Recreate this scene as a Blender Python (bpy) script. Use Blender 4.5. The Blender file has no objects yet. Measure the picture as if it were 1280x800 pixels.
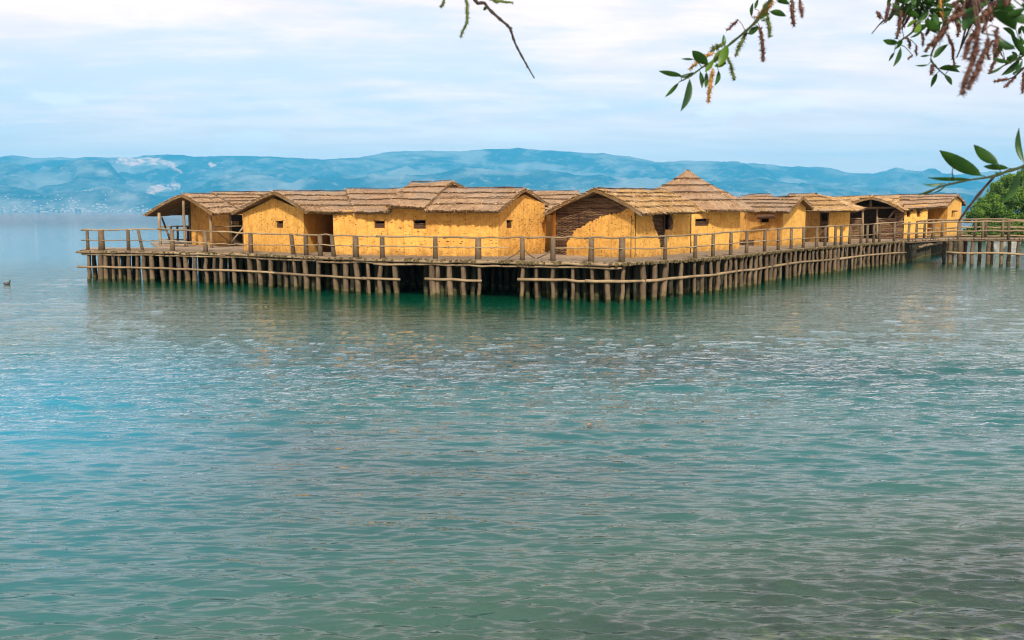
import bpy, math, random
import numpy as np
from mathutils import Vector, noise as mnoise
rnd = random.Random(7)
R = math.radians
S = bpy.context.scene
COL = S.collection
F = 1200.0; CH = 4.4; HOR = 264.5; PITCH = math.atan((400-HOR)/F)
CA, SA = math.cos(PITCH), math.sin(PITCH)
DK = 1.98                                   # deck height above the lake

def P(x, y, Y):                             # photo point at distance Y -> world
    dx = (x-640)/F; dy = (400-y)/F
    t = Y/(CA+dy*SA)
    return Vector((dx*t, Y, CH+t*(-SA+dy*CA)))
def G(x, Y, z=None, y=295):
    p = P(x, y, Y); p.z = DK if z is None else z
    return p

# ------------------------------------------------------------------ scene objects
def tag(o, label=None, cat=None, group=None, kind=None):
    if label: o['label'] = label
    if cat: o['category'] = cat
    if group: o['group'] = group
    if kind: o['kind'] = kind
    return o
def empty(name, loc, label, cat, group=None):
    o = bpy.data.objects.new(name, None); COL.objects.link(o); o.location = loc
    o.empty_display_size = .3
    return tag(o, label, cat, group)

class MB:
    def __init__(s): s.v = []; s.f = []; s.uv = []; s.m = []
    def vert(s, p): s.v.append((p[0], p[1], p[2])); return len(s.v)-1
    def face(s, idx, uv=None, m=0):
        s.f.append(tuple(idx)); s.uv.append(uv or [(0, 0)]*len(idx)); s.m.append(m)
    def poly(s, pts, uv=None, m=0): s.face([s.vert(p) for p in pts], uv, m)
    def box(s, c, sx, sy, sz, rz=0, m=0):
        ca, sa = math.cos(rz), math.sin(rz); i = []
        for dz in (-.5, .5):
            for dx, dy in ((-.5, -.5), (.5, -.5), (.5, .5), (-.5, .5)):
                x = dx*sx; y = dy*sy
                i.append(s.vert((c[0]+x*ca-y*sa, c[1]+x*sa+y*ca, c[2]+dz*sz)))
        for q in ((0,3,2,1),(4,5,6,7),(0,1,5,4),(1,2,6,5),(2,3,7,6),(3,0,4,7)):
            s.face([i[k] for k in q], [(0,0),(sx,0),(sx,sz),(0,sz)], m)
    def tube(s, pts, rad, n=7, m=0, wob=0., cap=True):
        pts = [Vector(p) for p in pts]
        if not hasattr(rad, '__len__'): rad = [rad]*len(pts)
        rings = []; L = 0
        up = Vector((0, 0, 1)); d0 = (pts[-1]-pts[0]).normalized()
        if abs(d0.z) > .8: up = Vector((1, 0, 0))
        for k, p in enumerate(pts):
            d = (pts[min(k+1, len(pts)-1)]-pts[max(k-1, 0)])
            d = d.normalized() if d.length > 1e-9 else d0
            a = d.cross(up).normalized(); b = a.cross(d)
            if k: L += (p-pts[k-1]).length
            r = []
            for j in range(n):
                t = j*2*math.pi/n; w = rad[k]*(1+wob*rnd.uniform(-1, 1))
                r.append(s.vert(p+a*math.cos(t)*w+b*math.sin(t)*w))
            rings.append((r, L))
        for k in range(len(rings)-1):
            (r0, l0), (r1, l1) = rings[k], rings[k+1]
            for j in range(n):
                j2 = (j+1) % n; u0 = j*.12; u1 = u0+.12
                s.face((r0[j], r1[j], r1[j2], r0[j2]), [(u0, l0), (u0, l1), (u1, l1), (u1, l0)], m)
        if cap:
            s.face(rings[0][0], [(0, 0)]*n, m); s.face(rings[-1][0][::-1], [(0, 0)]*n, m)
    def build(s, name, mats, parent=None, smooth=False, origin=None):
        me = bpy.data.meshes.new(name)
        o = Vector(origin) if origin is not None else Vector((0, 0, 0))
        base = o if parent is None else (world_loc(parent)+o if origin is not None else world_loc(parent))
        if parent is None and origin is None: base = Vector((0, 0, 0))
        me.from_pydata([(a-base.x, b-base.y, c-base.z) for a, b, c in s.v], [], s.f)
        ul = me.uv_layers.new(name='UVMap')
        flat = [c for f in s.uv for p in f for c in p]
        ul.data.foreach_set('uv', flat)
        if not isinstance(mats, (list, tuple)): mats = [mats]
        for m in mats: me.materials.append(m)
        if len(mats) > 1: me.polygons.foreach_set('material_index', s.m)
        if smooth: me.polygons.foreach_set('use_smooth', [True]*len(s.f))
        me.update()
        ob = bpy.data.objects.new(name, me); COL.objects.link(ob)
        if parent is None: ob.location = base
        else:
            ob.parent = parent; ob.location = (0, 0, 0)
        return ob
def world_loc(o):
    v = Vector(o.location)
    while o.parent: o = o.parent; v = v+Vector(o.location)
    return v

# ------------------------------------------------------------------ materials
def newmat(name):
    m = bpy.data.materials.new(name); m.use_nodes = True
    nt = m.node_tree; nt.nodes.clear()
    out = nt.nodes.new('ShaderNodeOutputMaterial')
    return m, nt, out
class N:
    """terse node helper"""
    def __init__(s, nt): s.nt = nt
    def n(s, t, ins=None, **kw):
        x = s.nt.nodes.new('ShaderNode'+t)
        for k, v in kw.items(): setattr(x, k, v)
        for k, v in (ins or {}).items():
            if isinstance(v, bpy.types.NodeSocket): s.nt.links.new(v, x.inputs[k])
            else: x.inputs[k].default_value = v
        return x
    def noise(s, vec, scale, detail=4, rough=.55, dist=0):
        return s.n('TexNoise', {'Vector': vec, 'Scale': scale, 'Detail': detail, 'Roughness': rough, 'Distortion': dist}).outputs['Fac']
    def mapv(s, vec, sc, loc=(0,0,0), rot=(0,0,0)):
        return s.n('Mapping', {'Vector': vec, 'Scale': sc, 'Location': loc, 'Rotation': rot}).outputs[0]
    def rng(s, v, a, b, c=0., d=1., smooth=True):
        x = s.n('MapRange', {'Value': v, 'From Min': a, 'From Max': b, 'To Min': c, 'To Max': d})
        if smooth: x.interpolation_type = 'SMOOTHSTEP'
        return x.outputs[0]
    def mix(s, f, a, b):
        x = s.nt.nodes.new('ShaderNodeMix'); x.data_type = 'RGBA'
        for k, v in ((0, f), (6, a), (7, b)):
            if isinstance(v, bpy.types.NodeSocket): s.nt.links.new(v, x.inputs[k])
            elif k == 0: x.inputs[0].default_value = v
            else: x.inputs[k].default_value = (*v[:3], 1)
        return x.outputs[2]
    def math(s, op, a, b=0., c=None):
        x = s.nt.nodes.new('ShaderNodeMath'); x.operation = op
        for k, v in enumerate((a, b) if c is None else (a, b, c)):
            if isinstance(v, bpy.types.NodeSocket): s.nt.links.new(v, x.inputs[k])
            else: x.inputs[k].default_value = v
        return x.outputs[0]
    def bump(s, h, strength, dist, normal=None):
        i = {'Height': h, 'Strength': strength, 'Distance': dist}
        if normal: i['Normal'] = normal
        return s.n('Bump', i).outputs[0]
    def bsdf(s, col, rough=.85, normal=None, spec=.25, **kw):
        i = {'Base Color': col if isinstance(col, bpy.types.NodeSocket) else (*col[:3], 1),
             'Roughness': rough, 'Specular IOR Level': spec}
        if normal: i['Normal'] = normal
        i.update(kw)
        return s.n('BsdfPrincipled', i).outputs[0]
    def out(s, out, sh): s.nt.links.new(sh, out.inputs['Surface'])

def mat_daub(name, base, dark, speck=.5, horiz=True):
    m, nt, out = newmat(name); g = N(nt)
    pos = g.n('NewGeometry').outputs['Position']; uv = g.n('TexCoord').outputs['UV']
    big = g.noise(pos, .55, 5, .6); mid = g.noise(pos, 3.2, 6, .65)
    st = g.noise(g.mapv(uv, (7, .7, 1)), 1.0, 3)
    c = g.mix(g.rng(big, .3, .7), [b*.88 for b in base], [min(1, b*1.08) for b in base])
    c = g.mix(g.rng(mid, .42, .70, 0, .55), c, dark)
    c = g.mix(g.rng(g.noise(pos, 1.3, 6, .7, 1.), .52, .66, 0, .5), c, [d*1.1 for d in dark])
    c = g.mix(g.rng(st, .48, .72, 0, .6), c, [d*.9 for d in dark])
    # finger-sized pits and split lines in the clay
    pit = g.noise(g.mapv(uv, (4.2, 11, 1)), 1.0, 3, .6)
    area = g.rng(g.noise(pos, .9, 3), .38, .6)
    pm = g.math('MULTIPLY', g.rng(pit, .60, .66), g.math('MULTIPLY', g.math('ADD', area, .25), speck))
    c = g.mix(pm, c, (.12, .06, .02))
    # splash dirt at the foot of the wall
    z = g.n('SeparateXYZ', {0: pos}).outputs['Z']
    foot = g.math('MULTIPLY', g.rng(z, DK+.55, DK+.02), g.rng(mid, .3, .7, .2, .75))
    c = g.mix(foot, c, (.22, .12, .035))
    h = g.math('ADD', g.math('MULTIPLY', mid, .8), g.math('MULTIPLY', g.noise(pos, 14, 4), .35))
    h = g.math('SUBTRACT', h, g.math('MULTIPLY', pm, .7))
    g.out(out, g.bsdf(c, .95, g.bump(h, .7, .03), .1)); return m
def mat_thatch(name, a, b, d):
    m, nt, out = newmat(name); g = N(nt)
    uv = g.n('TexCoord').outputs['UV']; pos = g.n('NewGeometry').outputs['Position']
    s1 = g.noise(g.mapv(uv, (38, 2.2, 1)), 1.0, 4, .7)
    s2 = g.noise(g.mapv(uv, (9, 1.2, 1)), 1.0, 3, .6)
    big = g.noise(pos, .8, 4, .6)
    c = g.mix(g.rng(big, .3, .7), a, b)
    c = g.mix(g.rng(s2, .45, .7, 0, .5), c, [x*.55 for x in b])
    c = g.mix(g.rng(s1, .5, .72, 0, .75), c, d)
    c = g.mix(g.rng(s1, .42, .25, 0, .5), c, [min(1, x*1.45) for x in a])
    moss = g.noise(pos, 1.7, 5, .7)
    c = g.mix(g.rng(moss, .60, .74, 0, .5), c, (.12, .095, .04))
    c = g.mix(g.rng(g.noise(pos, 2.6, 5, .7), .50, .68, 0, .55), c, [x*.42 for x in b])
    c = g.mix(g.rng(g.noise(pos, .45, 4, .6), .48, .62, 0, .35), c, (.30, .25, .19))
    g.out(out, g.bsdf(c, .95, g.bump(s1, .9, .05), .1)); return m
def mat_wood(name, a, b, wet=False):
    m, nt, out = newmat(name); g = N(nt)
    uv = g.n('TexCoord').outputs['UV']; pos = g.n('NewGeometry').outputs['Position']
    oi = g.n('ObjectInfo').outputs['Random']
    s1 = g.noise(g.mapv(uv, (14, 2.0, 1)), 1.0, 5, .65)
    big = g.noise(pos, 1.3, 4, .6)
    c = g.mix(g.rng(big, .3, .7), a, b)
    c = g.mix(g.math('MULTIPLY', oi, .6), c, [x*.5 for x in b])
    c = g.mix(g.rng(s1, .5, .72, 0, .7), c, [x*.28 for x in b])
    if wet:
        z = g.n('SeparateXYZ', {0: pos}).outputs['Z']
        zz = g.math('ADD', z, g.math('MULTIPLY', big, .5))
        c = g.mix(g.rng(zz, .62, .42, 0, .6), c, (.13, .12, .035))
        c = g.mix(g.rng(zz, .50, .40, 0, .9), c, (.028, .032, .012))
    g.out(out, g.bsdf(c, .8, g.bump(s1, .7, .02), .2)); return m
def mat_plain(name, col, rough=.8, spec=.3, var=.3, sc=5, **kw):
    m, nt, out = newmat(name); g = N(nt)
    pos = g.n('NewGeometry').outputs['Position']
    nz = g.noise(pos, sc, 4)
    c = g.mix(g.rng(nz, .3, .7), [x*(1-var) for x in col], [min(1, x*(1+var)) for x in col])
    g.out(out, g.bsdf(c, rough, None, spec, **kw)); return m
def mat_leaf(name, col, col2, trans=.3, rough=.5, sc=3.):
    m, nt, out = newmat(name); g = N(nt)
    pos = g.n('NewGeometry').outputs['Position']
    c = g.mix(g.rng(g.noise(pos, sc, 3), .35, .65), col, col2)
    c = g.mix(g.rng(g.noise(pos, sc*3.3, 4, .7), .56, .72, 0, .4), c, [x*.45+.02 for x in col])
    b = g.bsdf(c, rough, None, .25)
    t = g.n('BsdfTranslucent', {'Color': g.mix(.5, c, [min(1, x*2.2) for x in col2])}).outputs[0]
    g.out(out, g.n('MixShader', {0: trans, 1: b, 2: t}).outputs[0]); return m

M = {}
M['daub'] = mat_daub('ochre_daub', (.65, .34, .078), (.38, .18, .038), 1.2)
M['daub_b'] = mat_daub('smooth_ochre_daub', (.70, .385, .092), (.45, .23, .048), .7)
M['daub_d'] = mat_daub('rough_brown_shaded_daub', (.54, .28, .07), (.26, .12, .03), 1.1)  # rough speckled daub, with wall shade put into its brown
M['thatch'] = mat_thatch('thatch', (.44, .28, .155), (.30, .18, .10), (.13, .065, .03))
M['thatch_g'] = mat_thatch('golden_thatch', (.52, .32, .125), (.36, .205, .08), (.14, .065, .022))
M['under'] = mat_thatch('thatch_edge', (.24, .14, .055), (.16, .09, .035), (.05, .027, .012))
M['pole'] = mat_wood('thatch_pole_wood', (.09, .05, .03), (.05, .03, .018))
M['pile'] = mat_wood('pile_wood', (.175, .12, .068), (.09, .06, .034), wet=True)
M['pile_b'] = mat_wood('shaded_pile_wood', (.05, .045, .025), (.03, .026, .015), wet=True)  # darker copy of the pile wood: under-deck shade put into the colour
M['pale'] = mat_plain('pale_straw', (.58, .40, .23), .9, .1, .35, 9)
M['rod_l'] = mat_wood('light_rods', (.30, .18, .09), (.21, .12, .06))
M['rail'] = mat_wood('weathered_rail_wood', (.36, .26, .145), (.23, .155, .085))
M['post'] = mat_wood('dark_post_wood', (.17, .12, .07), (.10, .068, .04))
M['deck'] = mat_wood('deck_planks', (.36, .27, .18), (.24, .175, .11))
M['fringe'] = mat_plain('mossy_log_ends', (.10, .075, .035), .95, .1, .5, 7)
M['wattle'] = mat_wood('woven_rods', (.155, .085, .045), (.10, .05, .028))
M['dark'] = mat_plain('shade_dark_interior', (.09, .055, .03), .95, .05)  # room shade put into the colour of backings and inner walls

# ------------------------------------------------------------------ world, sun, camera
SUN_EL, SUN_AZ = 36, 176      # azimuth clockwise from +Y (view direction): behind the camera, to its right
w = bpy.data.worlds.new('World'); S.world = w; w.use_nodes = True
nt = w.node_tree; nt.nodes.clear(); g = N(nt)
sky = nt.nodes.new('ShaderNodeTexSky'); sky.sky_type = 'NISHITA'; sky.sun_disc = False
sky.sun_elevation = R(SUN_EL); sky.sun_rotation = R(SUN_AZ); sky.altitude = 700; sky.dust_density = 1.2; sky.ozone_density = 1.4
vec = g.n('TexCoord').outputs['Generated']
sp = g.n('SeparateXYZ', {0: vec})
zc = g.math('ADD', g.math('MAXIMUM', sp.outputs['Z'], 0.), .11)
px = g.math('DIVIDE', sp.outputs['X'], zc); py = g.math('DIVIDE', sp.outputs['Y'], zc)
pv = g.n('CombineXYZ', {0: px, 1: py, 2: 0.}).outputs[0]
n1 = g.noise(g.mapv(pv, (.38, .62, 1), (2.3, 1.1, 0), (0, 0, R(-12))), 1.0, 8, .58, .35)
n2 = g.noise(g.mapv(pv, (1.4, 2.6, 1), (5.3, 7.1, 0), (0, 0, R(8))), 1.0, 7, .6, .3)
n3 = g.noise(g.mapv(vec, (6, 6, 30), (1.3, 0, 3.1)), 1.0, 6, .6, .2)
cov = g.math('ADD', g.math('MULTIPLY', n1, .62), g.math('MULTIPLY', n2, .22))
cov = g.math('ADD', cov, g.math('MULTIPLY', n3, .16))
fac = g.rng(cov, .37, .52, .2, 1.)
low = g.rng(sp.outputs['Z'], 0., .10, .9, 1.)     # thinner cloud cover low over the lake
fac = g.math('MULTIPLY', fac, low)
cloud = g.mix(g.rng(n2, .35, .7), (8.5, 6.95, 6.6), (9.8, 7.95, 7.3))
blue = g.mix(.8, sky.outputs[0], (6.4, 6.4, 6.7))
col = g.mix(fac, blue, cloud)
# above the view a dimmer, bluer sky is put in to darken ripple reflections
col = g.mix(g.rng(sp.outputs['Z'], .34, .70, 0, .5), col, g.mix(g.rng(n2, .4, .65), (2.2, 4.0, 6.6), (6.5, 7.0, 7.8)))
col = g.mix(g.math('MULTIPLY', g.rng(sp.outputs['Z'], .09, .0), .55), col, (11.5, 7.6, 5.4))
# small bright cumulus low in the sky
n4 = g.noise(g.mapv(vec, (9, 9, 34), (.4, 0, 1.7)), 1.0, 6, .55, .1)
band = g.math('MULTIPLY', g.rng(sp.outputs['Z'], .05, .075), g.rng(sp.outputs['Z'], .13, .095))
col = g.mix(g.math('MULTIPLY', g.math('MULTIPLY', g.rng(n4, .57, .66), band), .6), col, (9.3, 8.6, 8.4))
bg = g.n('Background', {'Color': col, 'Strength': .1})
nt.links.new(bg.outputs[0], nt.nodes.new('ShaderNodeOutputWorld').inputs[0])

sl = bpy.data.lights.new('sun', 'SUN'); sl.energy = 3.6; sl.angle = R(2.5); sl.color = (1, .93, .82)
so = bpy.data.objects.new('sun', sl); COL.objects.link(so)
d = Vector((math.sin(R(SUN_AZ))*math.cos(R(SUN_EL)), math.cos(R(SUN_AZ))*math.cos(R(SUN_EL)), math.sin(R(SUN_EL))))
so.rotation_euler = d.to_track_quat('Z', 'Y').to_euler(); so.location = (20, -20, 60)
cam = bpy.data.cameras.new('camera'); co = bpy.data.objects.new('camera', cam); COL.objects.link(co)
cam.sensor_width = 36; cam.lens = F/1280*36; cam.clip_start = .05; cam.clip_end = 60000
co.location = (0, 0, CH); co.rotation_euler = (math.pi/2-PITCH, 0, 0)
cam.dof.use_dof = True; cam.dof.focus_distance = 45; cam.dof.aperture_fstop = 13
S.camera = co
S.view_settings.view_transform = 'Standard'; S.view_settings.look = 'None'
S.view_settings.exposure = .68; S.view_settings.gamma = 1
S.cycles.max_bounces = 7; S.cycles.diffuse_bounces = 3; S.cycles.glossy_bounces = 3; S.cycles.transparent_max_bounces = 12
S.cycles.volume_bounces = 0; S.cycles.use_denoising = True; S.cycles.sample_clamp_indirect = 6; S.cycles.pixel_filter_type = 'BLACKMAN_HARRIS'; S.cycles.filter_width = 1.15

# ------------------------------------------------------------------ noise helper (numpy)
def vnoise(x, y, seed=0):
    xi = np.floor(x).astype(np.int64); yi = np.floor(y).astype(np.int64); xf = x-xi; yf = y-yi
    def h(a, b):
        n = (a*374761393+b*668265263+seed*974711) & 0x7fffffff
        n = ((n ^ (n >> 13))*1274126177) & 0x7fffffff
        return ((n ^ (n >> 16)) & 0xffff)/65535.
    u = xf*xf*(3-2*xf); v = yf*yf*(3-2*yf)
    return (h(xi, yi)*(1-u)+h(xi+1, yi)*u)*(1-v)+(h(xi, yi+1)*(1-u)+h(xi+1, yi+1)*u)*v
def fbm(x, y, o=5, seed=0, ridged=False):
    a = .5; s = 0; t = 0
    for k in range(o):
        n = vnoise(x, y, seed+k*17)
        if ridged: n = 1-np.abs(2*n-1)
        s = s+a*n; t += a; a *= .5; x = x*2.03+3.1; y = y*2.01+1.7
    return s/t
def grid_mesh(name, X, Y, Z, mat, kind, smooth=True, label=None):
    nr, nc = X.shape
    me = bpy.data.meshes.new(name)
    co_ = np.stack([X, Y, Z], -1).reshape(-1, 3).astype(np.float32)
    i = np.arange(nr*nc).reshape(nr, nc)
    q = np.stack([i[:-1, :-1], i[:-1, 1:], i[1:, 1:], i[1:, :-1]], -1).reshape(-1, 4)
    me.vertices.add(len(co_)); me.vertices.foreach_set('co', co_.ravel())
    me.loops.add(q.size); me.loops.foreach_set('vertex_index', q.ravel().astype(np.int32))
    me.polygons.add(len(q)); me.polygons.foreach_set('loop_start', np.arange(0, q.size, 4, dtype=np.int32))
    me.polygons.foreach_set('use_smooth', np.full(len(q), smooth))
    me.update(calc_edges=True); me.validate()
    me.materials.append(mat)
    ob = bpy.data.objects.new(name, me); COL.objects.link(ob); ob['kind'] = kind
    if label: ob['label'] = label
    return ob

# ------------------------------------------------------------------ lake water
m, nt, out = newmat('lake_water'); g = N(nt)
pos = g.n('NewGeometry').outputs['Position']; s3 = g.n('SeparateXYZ', {0: pos})
X_, Y_ = s3.outputs['X'], s3.outputs['Y']
dist = g.n('VectorMath', {0: pos}, operation='LENGTH').outputs['Value']
b1 = g.noise(g.mapv(pos, (1.1, 6.5, 1), rot=(0, 0, R(5))), 1.0, 2, .5, .2)
b2 = g.noise(g.mapv(pos, (.35, 1.1, 1), rot=(0, 0, R(-9))), 1.0, 5, .6, .3)
far = g.rng(dist, 60, 260)
nrm = g.bump(b1, g.rng(dist, 10, 32, 1., .30), .045)
b3 = g.noise(g.mapv(pos, (.5, 2.8, 1), rot=(0, 0, R(4))), 1.0, 5, .62, .4)
nrm = g.bump(b3, g.math('MULTIPLY', g.rng(dist, 16, 26, 0, .7), g.rng(dist, 28, 42, 1, .45)), .24, nrm)
nrm = g.bump(b2, g.math('MULTIPLY', g.rng(dist, 90, 420), .75), .5, nrm)
big = g.noise(g.mapv(pos, (.05, .12, 1), (3, 2, 0)), 1.0, 4, .6)
body = g.mix(g.rng(big, .35, .65), (.002, .044, .048), (.007, .080, .078))
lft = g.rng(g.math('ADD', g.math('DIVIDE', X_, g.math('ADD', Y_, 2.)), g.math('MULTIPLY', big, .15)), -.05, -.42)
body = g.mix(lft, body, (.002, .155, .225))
near = g.math('ADD', Y_, g.math('MULTIPLY', big, 8.))
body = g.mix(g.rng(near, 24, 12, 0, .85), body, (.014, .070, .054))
body = g.mix(g.math('MULTIPLY', g.rng(dist, 25, 41), g.rng(dist, 110, 70)), body, (.001, .055, .026))  # platform's shade and dark reflection painted as a green band in the body
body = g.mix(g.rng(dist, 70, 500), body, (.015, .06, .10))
tr = g.n('BsdfTransparent', {'Color': (.85, .97, .88, 1)}).outputs[0]
shal = g.math('SUBTRACT', g.math('ADD', Y_, g.math('MULTIPLY', big, 6.)), g.math('MULTIPLY', X_, .55))
body = g.mix(g.rng(shal, 17, 10, 0, .8), body, (.060, .125, .070))
clear = g.rng(shal, 16.5, 8.5, 0, .92)
dif = g.n('BsdfDiffuse', {'Color': body}).outputs[0]
under = g.n('MixShader', {0: clear, 1: dif, 2: tr}).outputs[0]
gl = g.n('BsdfGlossy', {'Color': (1, 1, 1, 1), 'Roughness': .02, 'Normal': nrm}).outputs[0]
fr = g.n('Fresnel', {'IOR': 1.55, 'Normal': nrm}).outputs[0]
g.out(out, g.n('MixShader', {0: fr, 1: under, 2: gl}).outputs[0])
M['water'] = m

def waves(X, Y, sp):
    rs = np.random.RandomState(29)
    H = np.zeros_like(X)
    gs = .15+1.7*fbm(X*.06+7, Y*.12+3, 4, 5)**1.2; gl_ = .2+1.5*fbm(X*.03+2, Y*.05+9, 3, 15); gd = .3+1.4*fbm(X*.2+4, Y*.35, 3, 25); up_ = 1+.9*np.clip((Y-11)/12, 0, 1)*np.clip((36-Y)/10, 0, 1)-.35*np.clip((Y-34)/6, 0, 1)*np.clip((90-Y)/20, 0, 1); gs = gs*(1-.35*np.clip((Y-31)/8, 0, 1))
    for k in range(74):
        lam = .14*(2.1/.14)**(k/73.)
        spread = .24 if lam < .8 else .20
        th = math.pi/2+rs.normal(-.06, spread)
        kx, ky = math.cos(th)*2*math.pi/lam, math.sin(th)*2*math.pi/lam
        ph = rs.uniform(0, 2*math.pi)
        slope = .028*(1.35 if lam < .5 else 1.0 if lam < .8 else .62 if lam < 1.3 else .35)
        a = slope*lam/(2*math.pi)*1.45
        fade = np.clip((lam/sp-1.6)/2.0, 0, 1)
        wv = np.sin(kx*X+ky*Y+ph)
        H += a*fade*(wv+.25*(wv*wv-.5))*(gs*gd if lam < .45 else gs*up_ if lam < .9 else gl_*up_)
    return H
rows = list(np.linspace(1/5.2, 1/170., 1500)); rows = [1/r for r in rows]
ext = list(np.geomspace(185, 17500, 50))
rr = np.array([1.5, 3.5]+rows+ext)
tt = np.concatenate([np.linspace(-1.35, -.64, 12)[:-1], np.linspace(-.64, .64, 1000), np.linspace(.64, 1.35, 12)[1:]])
TT, RR = np.meshgrid(tt, rr)
WX = RR*np.sin(TT); WY = RR*np.cos(TT)
spc = np.gradient(rr)[:, None]*np.ones_like(TT); spc = np.maximum(spc, RR*.0012)
WZ = waves(WX, WY, spc)*np.where(RR > 170, 0, 1)
grid_mesh('lake_water', WX, WY, WZ, M['water'], 'structure', label='rippling turquoise lake water')

# lake bed and near bank
m, nt, out = newmat('lake_bed'); g = N(nt)
pos = g.n('NewGeometry').outputs['Position']
vo = g.n('TexVoronoi', {'Vector': g.n('VectorMath', {0: pos, 1: g.n('TexNoise', {'Vector': pos, 'Scale': 2.}).outputs['Color']}, operation='ADD').outputs[0], 'Scale': 2.2}, feature='F1')
c = g.mix(g.rng(g.noise(pos, .7, 4), .35, .65), (.20, .24, .06), (.75, .72, .24))
c = g.mix(g.rng(vo.outputs['Distance'], .15, .5), c, (.05, .07, .035))
c = g.mix(g.rng(g.noise(pos, 5, 4), .5, .7, 0, .6), c, (.42, .38, .18))
g.out(out, g.bsdf(c, .9, g.bump(vo.outputs['Distance'], .8, .1))); M['bed'] = m
bx = np.concatenate([np.linspace(-20000, -60, 12), np.linspace(-55, 55, 240), np.linspace(60, 20000, 12)])
by = np.concatenate([np.linspace(-400, -12, 8), np.linspace(-10, 40, 160), np.linspace(45, 20000, 20)])
BX, BY = np.meshgrid(bx, by)
depth = np.interp(BY, [-400, -12, -3, 0, 3.0, 5.5, 9, 20, 40, 100, 20000], [6, 4.2, 3.0, 2.85, 2.2, -.15, -.75, -3.2, -7, -9, -9])
BZ = depth+(fbm(BX*.8, BY*.8, 5, 3)-.5)*.45*np.where(np.abs(BX) < 60, 1, 0)
BZ = np.where((BY > 6) & (BZ > -.25), -.25, BZ)
grid_mesh('lake_bed', BX, BY, BZ, M['bed'], 'structure', label='stony lake bed and near bank')

# ------------------------------------------------------------------ mountains across the lake
m, nt, out = newmat('mountain_slopes'); g = N(nt)
pos = g.n('NewGeometry').outputs['Position']
k1 = g.noise(g.mapv(pos, (.0009, .0006, .003)), 1.0, 7, .62, .4)
k2 = g.noise(g.mapv(pos, (.0045, .0022, .009)), 1.0, 8, .72, .8)
c = g.mix(g.rng(k1, .42, .62), (.008, .022, .026), (.19, .18, .16))
c = g.mix(g.rng(k2, .52, .68, 0, .4), c, (.42, .36, .32))
at = g.n('Attribute', attribute_name='scar').outputs['Fac']
c = g.mix(g.math('MULTIPLY', at, g.rng(k2, .40, .60, .0, 1)), c, (.72, .46, .34))
g.out(out, g.bsdf(c, 1., None, 0.)); M['mtn'] = m
SKY = [(-400,204),(-200,199),(0,200),(20,198),(50,200),(70,198),(100,200),(150,199),(180,197),(205,194),(228,194),(250,197),(320,198),(360,201),(400,203),(425,201),(450,200),(480,193),(510,190),(560,191),(600,189),(650,187),(700,191),(760,194),(800,201),(815,205),(875,203),(905,205),(960,209),(1020,216),(1080,220),(1150,216),(1200,217),(1280,225),(1450,222),(1700,215)]
MID = [(-400,214),(-100,206),(0,207),(30,209),(50,224),(75,216),(105,203),(140,206),(158,224),(200,232),(225,236),(260,229),(320,222),(370,232),(430,229),(520,226),(600,215),(680,219),(760,228),(860,232),(950,229),(1100,240),(1280,242),(1700,238)]
LOW = [(-400,240),(0,238),(60,244),(130,236),(200,246),(260,240),(400,244),(600,240),(900,246),(1280,248),(1700,244)]
pxs = np.linspace(-380, 1660, 760); rad_ = np.linspace(10300, 17800, 190)
PXg, RG = np.meshgrid(pxs, rad_)
tan = (PXg-640)/F
MX = RG*tan; MY = RG
def crest(tab, r): return (HOR-np.interp(PXg, [a for a, b in tab], [b for a, b in tab]))/F*r
gu = fbm(MX/1500., MY/1500., 6, 9, True); gf = fbm(MX/420., MY/420., 5, 21, True)
def band_(tab, r0, wn, wf, amp):
    wig = (fbm(MX/2600., MY*0+r0*.01, 3, 4)-.5)*900
    t = (MY-r0-wig); s = np.where(t < 0, np.exp(-(t/wn)**2*1.2), np.exp(-(t/wf)**2*1.2))
    lin = np.where(t < 0, np.clip(1+t/(wn*1.9), 0, 1), s)
    s = .5*s+.5*lin
    return crest(tab, r0+wig)*s*(1-amp*(1-s**3)*(1.2-gu*1.2-.15*gf)*1.6)
H1 = band_(SKY, 16000, 2300, 1500, .75); H2 = band_(MID, 13300, 1300, 1300, .85); H3 = band_(LOW, 11600, 800, 900, .8)
MZ = np.maximum(np.maximum(H1, H2), H3)+(gf-.5)*46
MZ = MZ+(gu-.5)*300*np.sin(np.pi*np.clip(MZ/950., 0, 1))
MZ = MZ*np.clip((MY-10350)/420., 0, 1)-4*(MY < 10700)
mt = grid_mesh('mountains', MX, MY, MZ, M['mtn'], 'structure', label='hazy mountains across the lake')
# pale quarry scars, placed on the slope they cut
yp = HOR-(MZ-CH)/MY*F
def blob(poly, soft=1.5):
    inside = np.zeros_like(PXg, bool)
    n = len(poly)
    for i in range(n):
        (x0, y0), (x1, y1) = poly[i], poly[(i+1) % n]
        c_ = ((y0 > yp) != (y1 > yp)) & (PXg < (x1-x0)*(yp-y0)/((y1-y0)+1e-9)+x0)
        inside ^= c_
    return inside
sc = np.zeros_like(PXg)
for pl in ([(150,204),(156,198),(205,199),(222,205),(232,217),(226,215),(212,206),(195,207),(165,209)],
           [(186,241),(192,234),(203,231),(214,234),(226,231),(236,234),(224,236),(207,238),(195,244)],
           [(262,205),(268,203),(275,209),(266,210)]):
    sc = np.maximum(sc, blob(pl)*(MY > 11500))
a = mt.data.attributes.new('scar', 'FLOAT', 'POINT'); a.data.foreach_set('value', sc.ravel().astype(np.float32))
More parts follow.
